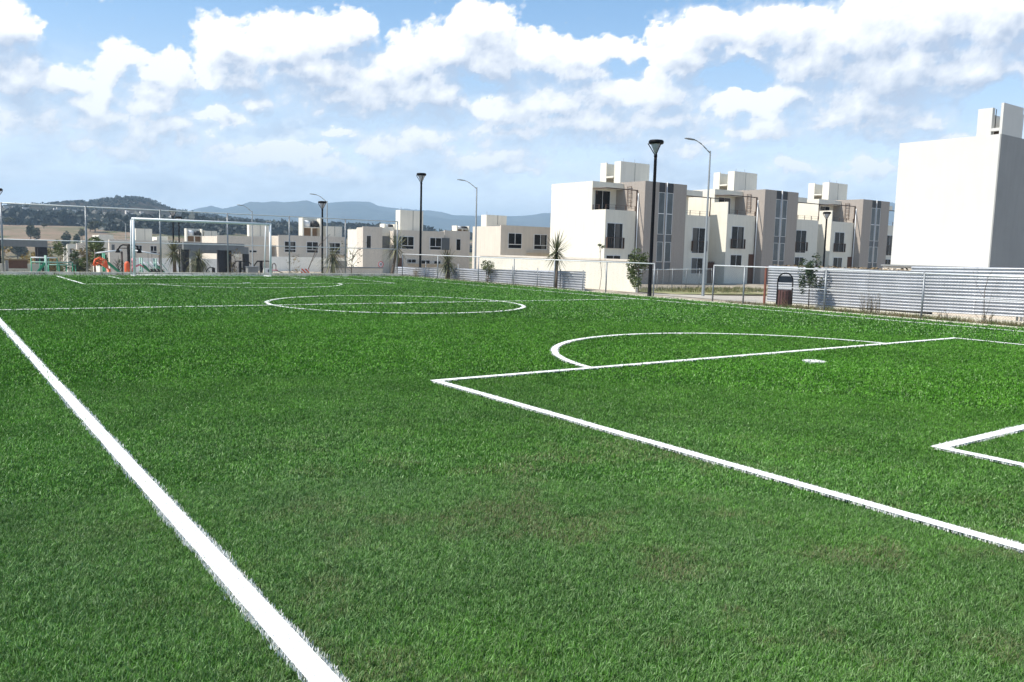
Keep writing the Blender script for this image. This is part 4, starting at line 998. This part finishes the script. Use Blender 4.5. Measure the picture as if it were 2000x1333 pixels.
def yucca(label, x, y, z, h, head, n=170, droop=.5, trunk=.09, leaf=None, lean=0, wleaf=.035, zc=None):
    t = thing('yucca_plant', label, 'yucca', (x,y,z), 'yucca plants around the pitch')
    cx, cy, cz = x+lean, y, z+h; wleaf *= 1.15
    MB().path([(x,y,z-.1),(x+lean*.5+.03,y,z+h*.5),(cx,cy,cz)], [trunk*1.2,trunk,trunk*.9], 9).build('trunk', M_bark, t, True)
    mb = MB()
    for k in range(n):
        a = U(0,6.28); e = math.asin(U(-.85,.98)); L = head*U(.7,1.08)
        if e < 0: L *= .9
        d = Vector((math.cos(a)*math.cos(e), math.sin(a)*math.cos(e), math.sin(e)))
        side = d.cross(Vector((0,0,1))).normalized()*wleaf*.5
        p0 = Vector((cx,cy,cz+U(-.12,.10)*head)); pts = []
        for q in (0,.33,.68,1.): 
            pp = p0+d*(L*q); pp.z -= droop*L*q*q*(.35+.5*max(0,.6-e)*.6); pts.append(pp)
        w = (.55,1.,.75,.04)
        vs = []
        for pp, ww in zip(pts, w): vs += [pp-side*ww, pp+side*ww]
        mb.add(vs, [(0,2,3,1),(2,4,5,3),(4,6,7,5)])
    mb.build('leaves', leaf or M_yucca, t)
    return t
def gzz(x,y): return ground_z(x,y)
yucca('large spiky yucca by the low fence near the white garden wall', 21.75, 27.0, -.05, 1.55, 1.0, 125, .10, .07)
yucca('bushy yucca with drooping lower leaves beside the middle of the low fence', 21.9, 36.1, -.1, .95, .95, 170, .45, .12, lean=.02)
yucca('yucca with a leaning trunk at the corner post of the tall fence', 20.4, 39.5, -.2, 1.75, 1.15, 140, .3, .075, lean=.35)
yucca('yucca with hanging leaves right beside the black lamp post left of the corner', 19.0, 43.9, -1.3, 2.25, 1.3, 130, .9, .10)
yucca('yucca behind the two thin black lamp posts, seen through the goal', 11.15, 47.2, -1.4, 2.35, 1.05, 190, .4, .10)
yucca('drooping yucca under the grey pavilion, seen through the goal', 12.6, 47.8, -1.4, 2.0, 1.15, 200, 1.5, .14)
t = thing('shrub', 'small leafy shrub behind the low fence, right of the bushy yucca', 'shrub', (22.0,32.5,-.1))
mb = MB(); st = MB()
for k in range(7):
    a = U(0,6.28); e = (22.0+math.cos(a)*.18, 32.5+math.sin(a)*.28, U(.7,1.05)); st.path([(22.0,32.5,-.2),(22.0+math.cos(a)*.05,32.5+math.sin(a)*.1,.3),e],[.015,.012,.006],5)
    leaf_cloud(mb, (e[0],e[1],e[2]-.12), (.17,.2,.24), 75, .045)
leaf_cloud(mb, (22.0,32.5,.3),(.13,.16,.35), 70, .04)
st.build('stems', M_bark, t, True); mb.build('leaves', M_leaf, t)
tree('young_tree', 'leafy young tree standing behind the gateway end of the white garden wall', 23.6, 23.9, -.3, 2.15, 1.0, .03, M_leaf, 1300, .06, 10, .8)
tree('young_tree', 'small dark green tree beside the litter bin, in front of the corrugated wall', 22.0, 14.9, -.02, 1.75, .72, .02, M_leafd, 1300, .042, 11, .9)
tree('young_tree', 'thin bare sapling with a tuft of leaves before the cream side of the first house', 24.2, 27.0, -.3, 2.35, .5, .014, M_leaf, 60, .06, 2, .15, bare=2)
tree('young_tree', 'leafless sapling with a few dark leaves right of the lamp and the chevron board', 20.3, 44.2, -1.3, 3.3, 1.7, .03, M_leafd, 70, .07, 9, .5, bare=8)
tree('young_tree', 'feathery shrub-like tree with thin leaning stem between goal and chevron board', 16.9, 44.3, -1.35, 2.3, 1.1, .03, M_leafo, 340, .045, 7, .75)
t = thing('sapling', 'long leaning bare twig rising left of the chevron board', 'sapling', (17.9,45,-1.3))
MB().path([(17.6,45,-1.4),(17.9,45,0),(18.5,45,1.4),(19.3,45,2.2)],[.03,.028,.02,.01],6).build('stem', M_bark, t, True)
MB().path([(18.2,45,.6),(18.5,45,1.1),(18.45,45,1.6)],[.012,.01,.006],5).build('branch', M_bark, t, True)
tree('young_tree', 'thin tree with feathery leaves in the middle of the goal opening', 15.3, 50, -1.4, 2.7, 1.0, .03, M_leafo, 230, .06, 6, .7, bare=4)
tree('small_tree', 'round yucca-like tree left of the goal above the orange slide', 7.9, 51.5, -1.4, 3.2, 1.7, .08, M_leaf, 1300, .10, 9, .55)
tree('young_tree', 'brown-trunked young tree left of the goal post', 8.75, 49.3, -1.4, 2.2, .7, .05, M_leafd, 60, .07, 4, .6, bare=5)
for (x,y,h,w,lf,n,lab) in [(5.2,62,2.9,2.6,M_leafo,1000,'ochre bush seen under the beam of the left pavilion'),(6.35,60,2.5,2.0,M_leafo,800,'ochre bush just left of the dark pavilion columns'),
   (7.5,63,3.0,1.9,M_leaf,800,'green bush right of the dark pavilion columns'),(8.2,60.5,2.5,1.7,M_leafd,900,'dark green bush in front of the farthest stepped house'),(9.0,62,2.4,1.9,M_leafo,800,'olive bush beside the second fence post from the left'),
   (4.2,66,2.8,2.6,M_leafo,700,'pale ochre bush at the left edge under the pavilion')]:
    tree('bush', lab, x, y, -1.6, h, w, .05, lf, n, .09, 8, .85, cat='bush', group='bushes behind the playground')
# weeds along the low fence
def weed_clump(label, x, y, h, w, n, leaf, name='weed'):
    t = thing(name, label, 'weed', (x,y,0), 'weeds growing along the low fence')
    st = MB(); lf = MB()
    for k in range(n):
        a = U(0,6.28); bx, by = x+U(-.3,.3)*w*.3, y+U(-1,1)*w*.4; hh = h*U(.55,1.05)
        e = Vector((bx+math.cos(a)*.06, by+U(-.1,.1), hh)); st.path([(bx,by,-.03),(bx+.01,by,hh*.5),e],[.006,.005,.002],4)
        m_ = int(hh*26)
        for j in range(m_):
            q = (j+1)/m_; p = Vector((bx,by,0)).lerp(e,q); b_ = U(0,6.28); u = Vector((math.cos(b_),math.sin(b_),U(.1,.7))).normalized(); s = .046*(1.15-q*.7)
            ww = u.cross(Vector((0,0,1))).normalized()*s*.3; lf.add([p,p+u*s+ww,p+u*s*2,p+u*s-ww],[(0,1,2,3)])
    st.build('stems', M_dry, t); lf.build('leaves', leaf, t)
weed_clump('large bushy weed with upright leafy stems against the corrugated wall', 21.75, 12.75, .62, .75, 26, M_leafd)
weed_clump('small weed tuft right of the thick fence post before the corrugated wall', 21.5, 10.55, .27, .4, 12, M_leafd)
weed_clump('brownish weed tuft at the foot of the bare twig', 21.5, 9.55, .33, .45, 12, M_leafd)
weed_clump('weed cut by the right edge of the photo', 21.6, 8.55, .45, .35, 12, M_leafd)
weed_clump('low weeds at the foot of the middle lamp post', 22.2, 40.0, .5, .9, 14, M_leafo)
t = thing('sapling', 'bare dark twig climbing up the corrugated wall near the right edge', 'sapling', (21.7,9.75,0))
MB().path([(21.7,9.6,-.05),(21.72,9.68,.35),(21.72,9.70,.8),(21.7,9.64,1.15),(21.72,9.55,1.34)],[.010,.009,.008,.006,.003],5).build('stem', M_bark, t, True)
mb = MB(); mb.path([(21.72,9.69,.6),(21.72,9.85,.85),(21.72,9.98,1.1),(21.72,10.02,1.3)],[.004,.004,.003,.002],4); mb.path([(21.7,9.62,.1),(21.7,9.56,.5),(21.7,9.5,.85)],[.004,.003,.002],4); mb.build('branch', M_bark, t)

# rough grass: one mass of dry and green blades along the kerb
def rough(name, boxes, mat_, h, wd, lean=.8):
    vs, ts, o = [], [], 0
    for (x0,x1,y0,y1,n,z) in boxes:
        P = np.stack([rng.uniform(x0,x1,n), rng.uniform(y0,y1,n)],1)
        nz_ = fbm(P[:,0]*2.2, P[:,1]*1.1, 3, .5, 5); P = P[nz_ > -.12]
        if not len(P): continue
        v_, t_ = blades(P, h*rng.uniform(.4,1.2,len(P)), wd, lean); v_[:,2] += z
        vs.append(v_); ts.append(t_+o); o += len(v_)
    ob = npmesh(name, np.concatenate(vs), np.concatenate(ts), mat_); tag(ob, kind='stuff'); return ob
M_rough = leafmat('rough_grass', (.09,.12,.035), (.24,.20,.10), sc=1.6)
rough('rough_grass', [(20.98,21.7,6,15.5,16000,-.04),(20.98,21.35,15.5,17.6,1200,-.04),(20.6,21.5,25.2,40,6000,-.06),(21.2,22.0,15,16.8,900,-.05),(22.0,22.5,6,16.5,2500,-.04)], M_rough, .15, .010)
rough('rough_grass', [(-6,20.7,38.4,40.2,7000,-.06),(-6,24,40.5,44,5000,-.75),(33,47,33,37.5,5000,-.72)], M_rough, .22, .03)

# ------------------------------------------------------------------ litter bin
bxn, byn = 21.62, 15.52
t = thing('litter_bin', 'round litter bin of red-brown slats under a dark hooped frame', 'litter bin', (bxn,byn,0))
ux, uy = math.cos(math.radians(-34)), math.sin(math.radians(-34)); rb_ = .215
for s in (-1,1):
    MB().path([(bxn+ux*.235*s,byn+uy*.235*s,-.03),(bxn+ux*.235*s,byn+uy*.235*s,.80)],.020,8).build('frame_post', M_black, t, True)
MB().path([(bxn+ux*.235*math.cos(a),byn+uy*.235*math.cos(a),.80+.24*math.sin(a)) for a in np.linspace(0,math.pi,15)],.020,8).build('hoop', M_black, t, True)
mb = MB(); n = 15
for k in range(n):
    a = 2*math.pi*k/n; ca, sa_ = math.cos(a), math.sin(a); w = .033
    p = [(bxn+ca*rb_-sa_*w, byn+sa_*rb_+ca*w), (bxn+ca*rb_+sa_*w, byn+sa_*rb_-ca*w), (bxn+ca*(rb_-.018)+sa_*w, byn+sa_*(rb_-.018)-ca*w), (bxn+ca*(rb_-.018)-sa_*w, byn+sa_*(rb_-.018)+ca*w)]
    vs = [(x,y,.02) for x,y in p]+[(x,y,.52) for x,y in p]
    mb.add(vs, [(0,3,2,1),(4,5,6,7),(0,1,5,4),(1,2,6,5),(2,3,7,6),(3,0,4,7)])
mb.build('slats', M_slat, t)
MB().cone_ring((bxn,byn),[(.17,.03),(.17,.50),(.15,.50),(.15,.05)],16).build('liner', M_dark, t, True)
for z in (.12,.44): MB().cone_ring((bxn,byn),[(.185,z),(.195,z),(.195,z+.03),(.185,z+.03)],20).build('band', M_black, t, True)
sg = [(math.cos(a), math.sin(a)) for a in np.linspace(.30, math.pi-.30, 13)]
top_ = [(bxn+ux*.225*c, byn+uy*.225*c, min(.80+.235*s, .935)) for c, s in sg]
bot_ = [(bxn+ux*.225*s, byn+uy*.225*s, .745) for s in (-1, 1)]
prof = [(bxn+ux*.225, byn+uy*.225, .745),(bxn+ux*.225, byn+uy*.225,.83)]+top_+[(bxn-ux*.225, byn-uy*.225,.83),(bxn-ux*.225, byn-uy*.225,.745)]
mb = MB(); k = len(prof); nx_, ny_ = uy*.008, -ux*.008
mb.add([(x-nx_,y-ny_,z) for x,y,z in prof]+[(x+nx_,y+ny_,z) for x,y,z in prof], [tuple(range(k)), tuple(range(2*k-1,k-1,-1))]+[(i,i+k,(i+1)%k+k,(i+1)%k) for i in range(k)])
mb.build('sign_plate', mat('navy_plate', (.03,.04,.06), .4, var=.3, vscale=20), t)
# yellow-brown weed before the bin
weed_clump('small dry yellowish weed at the foot of the litter bin', 21.35, 15.3, .3, .25, 9, M_leafo)

# ------------------------------------------------------------------ playground beyond the goal
def pavilion(label, x0, x1, y0, y1, zg, zt, bh, cols, beams):
    t = thing('pavilion', label, 'pavilion', ((x0+x1)/2,y0,zg))
    fr = MB(); fr.box(x0,x1,y0,y0+.3,zt-bh,zt); fr.build('front_beam', M_conc, t)
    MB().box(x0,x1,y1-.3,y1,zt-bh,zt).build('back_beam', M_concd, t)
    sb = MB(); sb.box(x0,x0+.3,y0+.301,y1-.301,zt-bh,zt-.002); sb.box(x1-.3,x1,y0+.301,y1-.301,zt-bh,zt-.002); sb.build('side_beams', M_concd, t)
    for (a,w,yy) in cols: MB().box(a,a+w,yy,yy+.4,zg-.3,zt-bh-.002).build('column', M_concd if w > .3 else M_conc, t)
    if beams:
        mb = MB()
        n = int((x1-x0)/.45)
        for k in range(n): a = x0+.35+k*.45; mb.box(a,a+.12,y0-.1,y1,zt+.002,zt+.16)
        mb.build('rafters', M_concd, t)
    return t
pavilion('grey concrete pavilion frame at the left edge with dark columns', -2.2, 5.95, 55, 58, -1.6, 1.42, .42, [(5.45,.48,54.98),(5.95-.36,.35,57.6),(-.5,.45,54.98)], False)
pavilion('left half of the grey pavilion seen through the goal', 12.35, 15.9, 50, 53, -1.5, 1.50, .42, [(12.75,.30,49.98),(14.35,.35,49.98),(14.75,.5,50.45),(12.9,.45,52.6)], False)
pavilion('right half of the grey pavilion seen through the goal, topped with short rafters', 14.1+.0, 17.6, 54.5, 57.0, -1.5, 1.28, .45, [(16.0+.0,.45,54.48),(17.5-.2,.32,54.48)], True)
# notice box
t = thing('notice_board', 'dark brown board on a frame behind the fence at the far left', 'board', (3.8,50,-1.3))
MB().box(3.6,4.45,50,50.08,-.10,.33).build('board', M_wood, t); MB().box(3.45,3.58,49.98,50.1,-1.5,.36).build('post', M_conc, t); MB().box(3.4,4.5,49.97,50.12,.335,.39).build('cap', M_dry, t)
t = thing('low_wall', 'low pale block wall behind the playground at the far left', 'wall', (4,52,-1.3))
MB().box(2.6,5.3,52,52.2,-1.6,.10).build('wall_panel', M_tan, t)
# slides and climbing things
def slide(label, x, y, zt, L, dirx, m_, post):
    t = thing('slide', label, 'slide', (x,y,-1.4))
    mb = MB(); n = 10
    for s in (0,1):
        pass
    for k in range(n):
        q0, q1 = k/n, (k+1)/n
        za, zb_ = zt-(zt+1.2)*q0**1.15, zt-(zt+1.2)*q1**1.15; xa, xb = x+dirx*L*q0, x+dirx*L*q1
        vs = []
        for xx, z in ((xa,za),(xb,zb_)): vs += [(xx,y-.25,z+.14),(xx,y-.22,z),(xx,y+.22,z),(xx,y+.25,z+.14)]
        mb.add(vs, [(0,4,5,1),(1,5,6,2),(2,6,7,3)]); mb.add([(a,b_,c-.02) for a,b_,c in vs], [(0,1,5,4),(1,2,6,5),(2,3,7,6)])
    mb.build('chute', m_, t)
    for yy in (-.25,.25): MB().tube((x,y+yy,-1.5),(x,y+yy,zt+.45),.04,n=8).build('post', post, t, True)
    mb = MB()
    for k in range(5): z = -1.2+k*.38; mb.tube((x-dirx*.02,y-.25,z),(x-dirx*.02,y+.25,z),.02,n=6)
    mb.build('ladder_rungs', post, t)
    return t
slide('green slide between the second fence post and the goal', 7.95, 49.0, .35, 1.6, 1, M_green, M_green)
slide('green slide seen just inside the left goal post', 9.75, 48.6, .15, 1.4, 1, M_green, M_teal)
slide('green slide with pale posts right of the spring rider', 10.6, 49.2, .10, 1.2, 1, M_green, M_teal)
slide('small green slide left of the dark pavilion columns', 5.35, 50.5, .15, .9, -1, M_green, M_teal)
t = thing('play_structure', 'orange curved climbing frame with thick bars left of the goal', 'climbing frame', (7.4,46,-1.4))
for k,(dx,dz) in enumerate(((0,0),(.10,.09),(.2,.17),(.31,.22))):
    MB().path([(7.12+dx,46+k*.12,.36+dz),(7.32+dx,46+k*.12,.30+dz*.7),(7.55+dx*.4,46+k*.12,.12+dz*.4),(7.70,46+k*.12,.02),(7.74,46+k*.12,-.25)],[.03,.036,.036,.036,.03],8).build('bar', M_orange, t, True)
MB().tube((7.72,46.2,-1.5),(7.72,46.2,.05),.085,n=10).build('post', M_orange, t, True)
MB().path([(7.2,46.1,.3),(7.0,46.1,.2),(7.08,46.1,.5),(7.35,46.1,.62)],.05,8).build('hook', M_orange, t, True)
t = thing('bollard', 'orange round-topped post at the foot of the two-headed shower lamp', 'post', (8.6,46,-1.4))
MB().cone_ring((8.55,46),[(.13,-1.5),(.13,.28),(.11,.38),(.05,.43)],14).build('body', M_orange, t, True)
t = thing('spring_rider', 'pink spring rider figure close to the left goal post', 'spring rider', (9.0,47,-1.4))
MB().path([(8.95,47,-.1),(9.05,47,.15),(8.98,47,.35),(9.1,47,.55)],[.10,.12,.10,.12],8).build('body', M_pink, t, True)
MB().path([(9.05,47,.1),(9.35,47,.25),(9.55,47,.12)],[.05,.05,.03],6).build('handle', M_pink, t, True)
MB().tube((8.95,47,-1.4),(8.95,47,-.1),.06,n=8).build('spring', M_black, t, True)
# two-headed swan-neck lamp (black)
t = thing('twin_lamp', 'black post with two curved arms and bell heads beside the left goal post', 'lamp', (8.9,47.5,-1.4))
MB().tube((8.93,47.5,-1.5),(8.93,47.5,1.32),.085,n=10).build('post', M_black, t, True)
for s in (-1,1):
    MB().path([(8.93,47.5,1.26),(8.93+s*.28,47.5,1.28),(8.93+s*.42,47.5,1.2),(8.93+s*.50,47.5,1.05)],.035,8).build('arm', M_black, t, True)
    MB().tube((8.93,47.5,1.10),(8.93+s*.42,47.5,1.10),.022,n=6).build('brace', M_black, t, True)
    MB().cone_ring((8.93+s*.53,47.5),[(.13,.86),(.11,.93),(.06,1.04),(.03,1.08)],12).build('lamp_head', M_black, t, True)
# swing frame
t = thing('swing', 'low swing frame with pale beams behind the left goal post', 'swing', (9.7,49.5,-1.4))
for (x0,z0,x1,z1) in ((7.6,.78,8.95,.98),(9.6,.97,10.9,.76)):
    MB().tube((x0,49.5,z0),(x1,49.5,z1),.04,n=8).build('beam', M_teal if False else M_goal, t, True)
for x in (8.95,9.6,10.9,7.6): MB().tube((x,49.5,-1.5),(x,49.5,.9),.05 if 8<x<10 else .03,n=8).build('post', M_brown, t, True)
for x in (10.3,10.5): MB().tube((x,49.5,.85),(x+.02,49.5,-.3),.008,n=4).build('chain', M_black, t)
for i,(x0,x1,z,m_,lab) in enumerate(((4.72,6.7,.22,M_teal,'upper pale green play rail behind the dark columns'),(4.75,6.0,.46,M_goal,'white play rail behind the dark columns'),(5.6,6.95,.06,M_teal,'lower pale green play rail with dark green legs'))):
    t = thing('play_rail', lab, 'rail', ((x0+x1)/2,51+.4*i,-1.4))
    MB().tube((x0,51+.4*i,z),(x1,51+.4*i,z),.035,n=8).build('rail', m_, t, True)
    for k in range(4): MB().tube((x0+(x1-x0)*k/3,51+.4*i,-1.5),(x0+(x1-x0)*k/3,51+.4*i,z),.03,n=6).build('leg', M_green, t, True)
t = thing('climbing_mesh', 'low dark green panel with white bars inside the left goal half', 'play panel', (10.3,46.6,-1.4))
MB().box(9.75,10.5,46.6,46.64,-.16,.04).build('panel', M_dark, t)
for k in range(6): MB().tube((9.8+k*.17,46.55,-.05),(9.45+k*.17,46.55,.42),.022,n=6).build('bar', M_teal if k%2 else M_goal, t, True)
for x in (9.78,10.47): MB().tube((x,46.62,-1.5),(x,46.62,.05),.03,n=6).build('post', M_green, t, True)
# outdoor gym at the right half of the goal
def gym(label, x, y, v):
    t = thing('exercise_machine', label, 'exercise machine', (x,y,-1.4))
    MB().tube((x,y,-1.5),(x,y,.50),.085,n=10).build('post', M_black, t, True)
    MB().path([(x-.42,y,-.2),(x-.40,y,.28),(x-.22,y,.52),(x,y,.52)],.028,8).build('handle', M_black, t, True)
    if v: MB().path([(x,y,.52),(x+.45,y,.52),(x+.62,y,.35)],.028,8).build('handle', M_black, t, True)
    MB().path([(x+.05,y,.1),(x+.3,y,.05),(x+.32,y,-.5)],.025,8).build('pedal_arm', M_black, t, True)
    return t
gym('black exercise machine left of the grey cabinet, seen through the goal', 14.5, 46.4, True)
gym('black exercise machine right of the grey cabinet, seen through the goal', 15.7, 46.4, False)
gym('black exercise machine by the right goal post', 16.1, 47.6, True)
gym('low black exercise machine under the pavilion beside the drooping yucca', 13.2, 47.0, False).scale = (1,1,.8)
t = thing('cabinet', 'grey metal cabinet between the exercise machines', 'cabinet', (15.0,45.6,-1.4))
MB().box(14.62,15.2,45.4,45.8,-1.5,.22).build('body', M_conc, t); MB().box(14.64,15.18,45.38,45.398,-1.2,.18).build('door', M_conc, t); MB().box(14.58,15.24,45.36,45.84,.222,.25).build('lid', M_galv, t)
t = thing('waste_box', 'white box with dark recycling-like disc beside the right goal post', 'box', (15.9,46,-1.4))
MB().box(15.45,15.85,45.0,45.3,-1.5,.17).build('body', M_whiteb, t); MB().tube((15.68,44.985,.03),(15.68,44.999,.03),.09,n=14).build('disc', M_panel, t)
t = thing('exercise_bench', 'small exercise seat with a pink curved handle right of the goal post', 'exercise bench', (16.4,46,-1.4))
MB().path([(16.25,46,-1.5),(16.2,46,.1),(16.22,46,.38),(16.34,46,.44),(16.42,46,.3),(16.42,46,0)],.025,8).build('handle', M_brown, t, True)
MB().box(16.05,16.5,45.9,46.15,.02,.07).build('seat', M_pink, t); MB().tube((16.45,46,.02),(16.85,46,-.12),.025,n=6).build('foot_bar', M_brown, t, True)
t = thing('bench', 'low dark bench with thin legs seen through the goal', 'bench', (14.0,45,-1.4))
MB().box(13.2,14.4,45.0,45.3,-.14,-.09).build('seat', M_black, t)
for x in (13.25,13.6,13.95,14.3): MB().tube((x,45.1,-1.5),(x,45.1,-.14),.02,n=6).build('leg', M_black, t, True)
# chevron board
t = thing('chevron_board', 'square board with diagonal red and white stripes right of the goal', 'road sign', (17.5,44,-1.3))
x0, x1, z0, z1 = 17.12, 17.62, -.20, .20
MB().box(x0,x1,44,44.03,z0,z1).build('board', M_whiteb, t)
mb = MB(); w = .11
for k in range(-4,6):
    a = x0+k*w*1.9
    poly = [(a,z1),(a+w,z1),(a+w+(z1-z0),z0),(a+(z1-z0),z0)]
    def clipx(P, X, keep_hi):
        out = []
        for i in range(len(P)):
            p, q = P[i], P[(i+1)%len(P)]; ip = (p[0] >= X) if keep_hi else (p[0] <= X); iq = (q[0] >= X) if keep_hi else (q[0] <= X)
            if ip: out.append(p)
            if ip != iq: tt = (X-p[0])/(q[0]-p[0]); out.append((X, p[1]+(q[1]-p[1])*tt))
        return out
    P = clipx(clipx(poly, x0+.005, True), x1-.005, False)
    if len(P) >= 3:
        n = len(P); mb.add([(x,43.992,z) for x,z in P]+[(x,43.999,z) for x,z in P], [tuple(range(n)), tuple(range(2*n-1,n-1,-1))])
mb.build('stripes', M_chev, t)
for x in (x0+.08,x1-.08): MB().tube((x,44.05,-1.4),(x,44.05,-.2),.02,n=6).build('leg', M_galv, t, True)
# round speed sign
t = thing('speed_sign', 'small round white sign with a red rim and the number 10, beside the beige house', 'road sign', (30.1,60,-1.2))
MB().tube((30.1,60.02,.13),(30.1,60.04,.13),.25,n=24).build('plate', M_whiteb, t)
ring = MB(); 
for k in range(24):
    a0, a1 = 2*math.pi*k/24, 2*math.pi*(k+1)/24
    P = [(30.1+r*math.cos(a),60.008,.13+r*math.sin(a)) for a, r in ((a0,.19),(a1,.19),(a1,.25),(a0,.25))]; ring.add(P+[(x,60.018,z) for x,y,z in P], [(0,1,2,3),(4,7,6,5)])
ring.build('rim', M_red, t)
dg = MB(); dg.box(30.02,30.05,60.008,60.018,.04,.22)
dg.box(30.09,30.12,60.008,60.018,.04,.22); dg.box(30.16,30.19,60.008,60.018,.04,.22); dg.box(30.121,30.159,60.008,60.018,.19,.22); dg.box(30.121,30.159,60.008,60.018,.04,.07)
dg.build('number', M_black, t); MB().tube((30.1,60.07,-1.8),(30.1,60.07,-.1),.03,n=8).build('post', M_galv, t, True)

# ------------------------------------------------------------------ far trees, wood, town
def blob_crown(mb, c, r, hz_, n, size):
    for k in range(5): 
        a = U(0,6.28); q = U(0,.55)*r; leaf_cloud(mb, (c[0]+math.cos(a)*q, c[1]+math.sin(a)*q, c[2]+U(-.3,.3)*hz_), (r*.55,r*.55,hz_*.5), n//5, size)
for i,((x,y,z),h) in enumerate(FARTREES):
    zg = min(z, gz(x,y)) if False else gz(x,y)
    hh = max(h, (z+h)-zg) if z+h > zg+h*.5 else h
    hh = min(hh, h*2.2)
    t = thing('distant_tree', 'scrubby olive tree standing on the dry field far behind the fence', 'tree', (x,y,zg), 'scattered trees on the far dry field')
    MB().tube((x,y,zg-.5),(x,y,zg+hh*.6),h*.06,h*.03,6).build('trunk', M_bark, t)
    mb = MB(); blob_crown(mb, (x,y,zg+hh*.62), h*U(.45,.8), hh*.42, 420, h*.13); mb.build('crown', M_olive, t)
# wood at the foot of the hill: a single mass of crowns
vs, ts, o = [], [], 0
def crowns(n, az0, az1, r0, r1, rmin, rmax, leafs, ls, cond=None):
    C_ = []
    while len(C_) < n:
        a = math.radians(U(az0,az1)); r = math.sqrt(U(r0*r0,r1*r1)); x, y = math.sin(a)*r, math.cos(a)*r
        if mnoise.noise((x*.008,y*.008,2.)) < (cond if cond is not None else -9): continue
        s = U(rmin,rmax); C_.append((x,y,gz(x,y)+s*.55,s))
    C_ = np.array(C_); k = leafs
    d = rng.normal(0,1,(n,k,3)); d /= np.linalg.norm(d,axis=2,keepdims=True); d *= rng.uniform(.55,1.05,(n,k,1))
    P = C_[:,None,:3]+d*C_[:,None,3:4]*np.array([1,1,.75]); P = P.reshape(-1,3); S_ = np.repeat(C_[:,3],k)*ls*rng.uniform(.6,1.3,n*k)
    u = rng.normal(0,1,(len(P),3)); u /= np.linalg.norm(u,axis=1,keepdims=True); w = np.cross(u, rng.normal(0,1,(len(P),3))); w /= np.linalg.norm(w,axis=1,keepdims=True)
    u *= S_[:,None]; w *= S_[:,None]*.6
    co = np.stack([P-u,P+w,P+u,P-w],1).reshape(-1,3); i = np.arange(len(P))[:,None]*4
    return co, np.concatenate([i+np.array([[0,1,2]]), i+np.array([[0,2,3]])],1).reshape(-1,3)
for args in ((1500,1,30,620,1150,5,9,34,.42,.0),(150,0,16,335,440,1.6,3.4,30,.42,.05),(300,1,16,430,640,3,5.5,34,.4,.12),(420,14,45,560,900,4,7,30,.45,.05)):
    a, c = crowns(*args); vs.append(a); ts.append(c+o); o += len(a)
HP = []
while len(HP) < 3600:
    n_ = int(round((RIDGE_NEAR[-1][0]+16-RIDGE_NEAR[0][0])/.14))+1
    hv = HILL.data.vertices; ncol = len(hv)//46; ci = random.randrange(ncol-1); rj = random.randrange(4,29)
    p = hv[rj*ncol+ci].co; q = hv[(rj+1)*ncol+ci+1].co; tt = random.random(); pp = p.lerp(q,tt)
    if mnoise.noise((pp.x*.006, pp.y*.006, 5.)) > -.12 or rj > 25: HP.append((pp.x, pp.y, pp.z+1.2, U(1.5,3.4)))
C_ = np.array(HP); k = 14
d = rng.normal(0,1,(len(C_),k,3)); d /= np.linalg.norm(d,axis=2,keepdims=True); d *= rng.uniform(.4,1.05,(len(C_),k,1))
P = (C_[:,None,:3]+d*C_[:,None,3:4]*np.array([1,1,.7])).reshape(-1,3); S_ = np.repeat(C_[:,3],k)*.5
u = rng.normal(0,1,(len(P),3)); u /= np.linalg.norm(u,axis=1,keepdims=True); w = np.cross(u, rng.normal(0,1,(len(P),3))); w /= np.linalg.norm(w,axis=1,keepdims=True)
u *= S_[:,None]; w *= S_[:,None]*.6
co = np.stack([P-u,P+w,P+u,P-w],1).reshape(-1,3); i = np.arange(len(P))[:,None]*4
vs.append(co); ts.append(np.concatenate([i+np.array([[0,1,2]]), i+np.array([[0,2,3]])],1).reshape(-1,3)+o); o += len(co)
tag(npmesh('far_woodland', np.concatenate(vs), np.concatenate(ts), M_forest), kind='stuff')
# far town: pale specks of houses on the valley slopes
bpy.context.view_layer.update()
mb = MB(); cnt = 0
hillv = HILL.data.vertices
def hill_pt(az0, az1, t0, t1):
    n = int(round((RIDGE_NEAR[-1][0]+8-(RIDGE_NEAR[0][0]-8))/.14))+1
    rows = 46; ncol = len(hillv)//rows
    a0 = RIDGE_NEAR[0][0]-8
    ci = int((U(az0,az1)-a0)/.14); rj = int(U(t0,t1)*rows); ci = max(0,min(ncol-1,ci)); rj = max(0,min(rows-1,rj))
    return hillv[rj*ncol+ci].co
for (n,az0,az1,t0,t1,c) in ((380,-1,9,.10,.26,0),(300,9,16,.06,.2,0),(520,14,26,.02,.30,0)):
    for _ in range(n):
        p = hill_pt(az0,az1,t0,t1); x, y, z = p.x+U(-3,3), p.y+U(-8,8), p.z; s = U(1.2,3); w = U(1.2,3.5); 
        mb.box(x-w/2,x+w/2,y,y+6,z-5,z+s*.8)
for _ in range(330):
    a = math.radians(U(-1,15)); r = U(760,1150); x, y = math.sin(a)*r, math.cos(a)*r; z = gz(x,y)+U(5,12); w = U(2.2,5)
    mb.box(x-w/2,x+w/2,y,y+5,z-8,z+U(1,2.6))
for _ in range(420):
    a = math.radians(U(15,27)); r = U(700,1100); x, y = math.sin(a)*r, math.cos(a)*r; z = gz(x,y)+U(-2,5); w = U(1.5,4)
    mb.box(x-w/2,x+w/2,y,y+6,z-6,z+U(1.5,4))
tag(mb.build('far_town', mat('far_houses', (.62,.57,.52), .9, var=.5, vscale=.05)), kind='stuff')
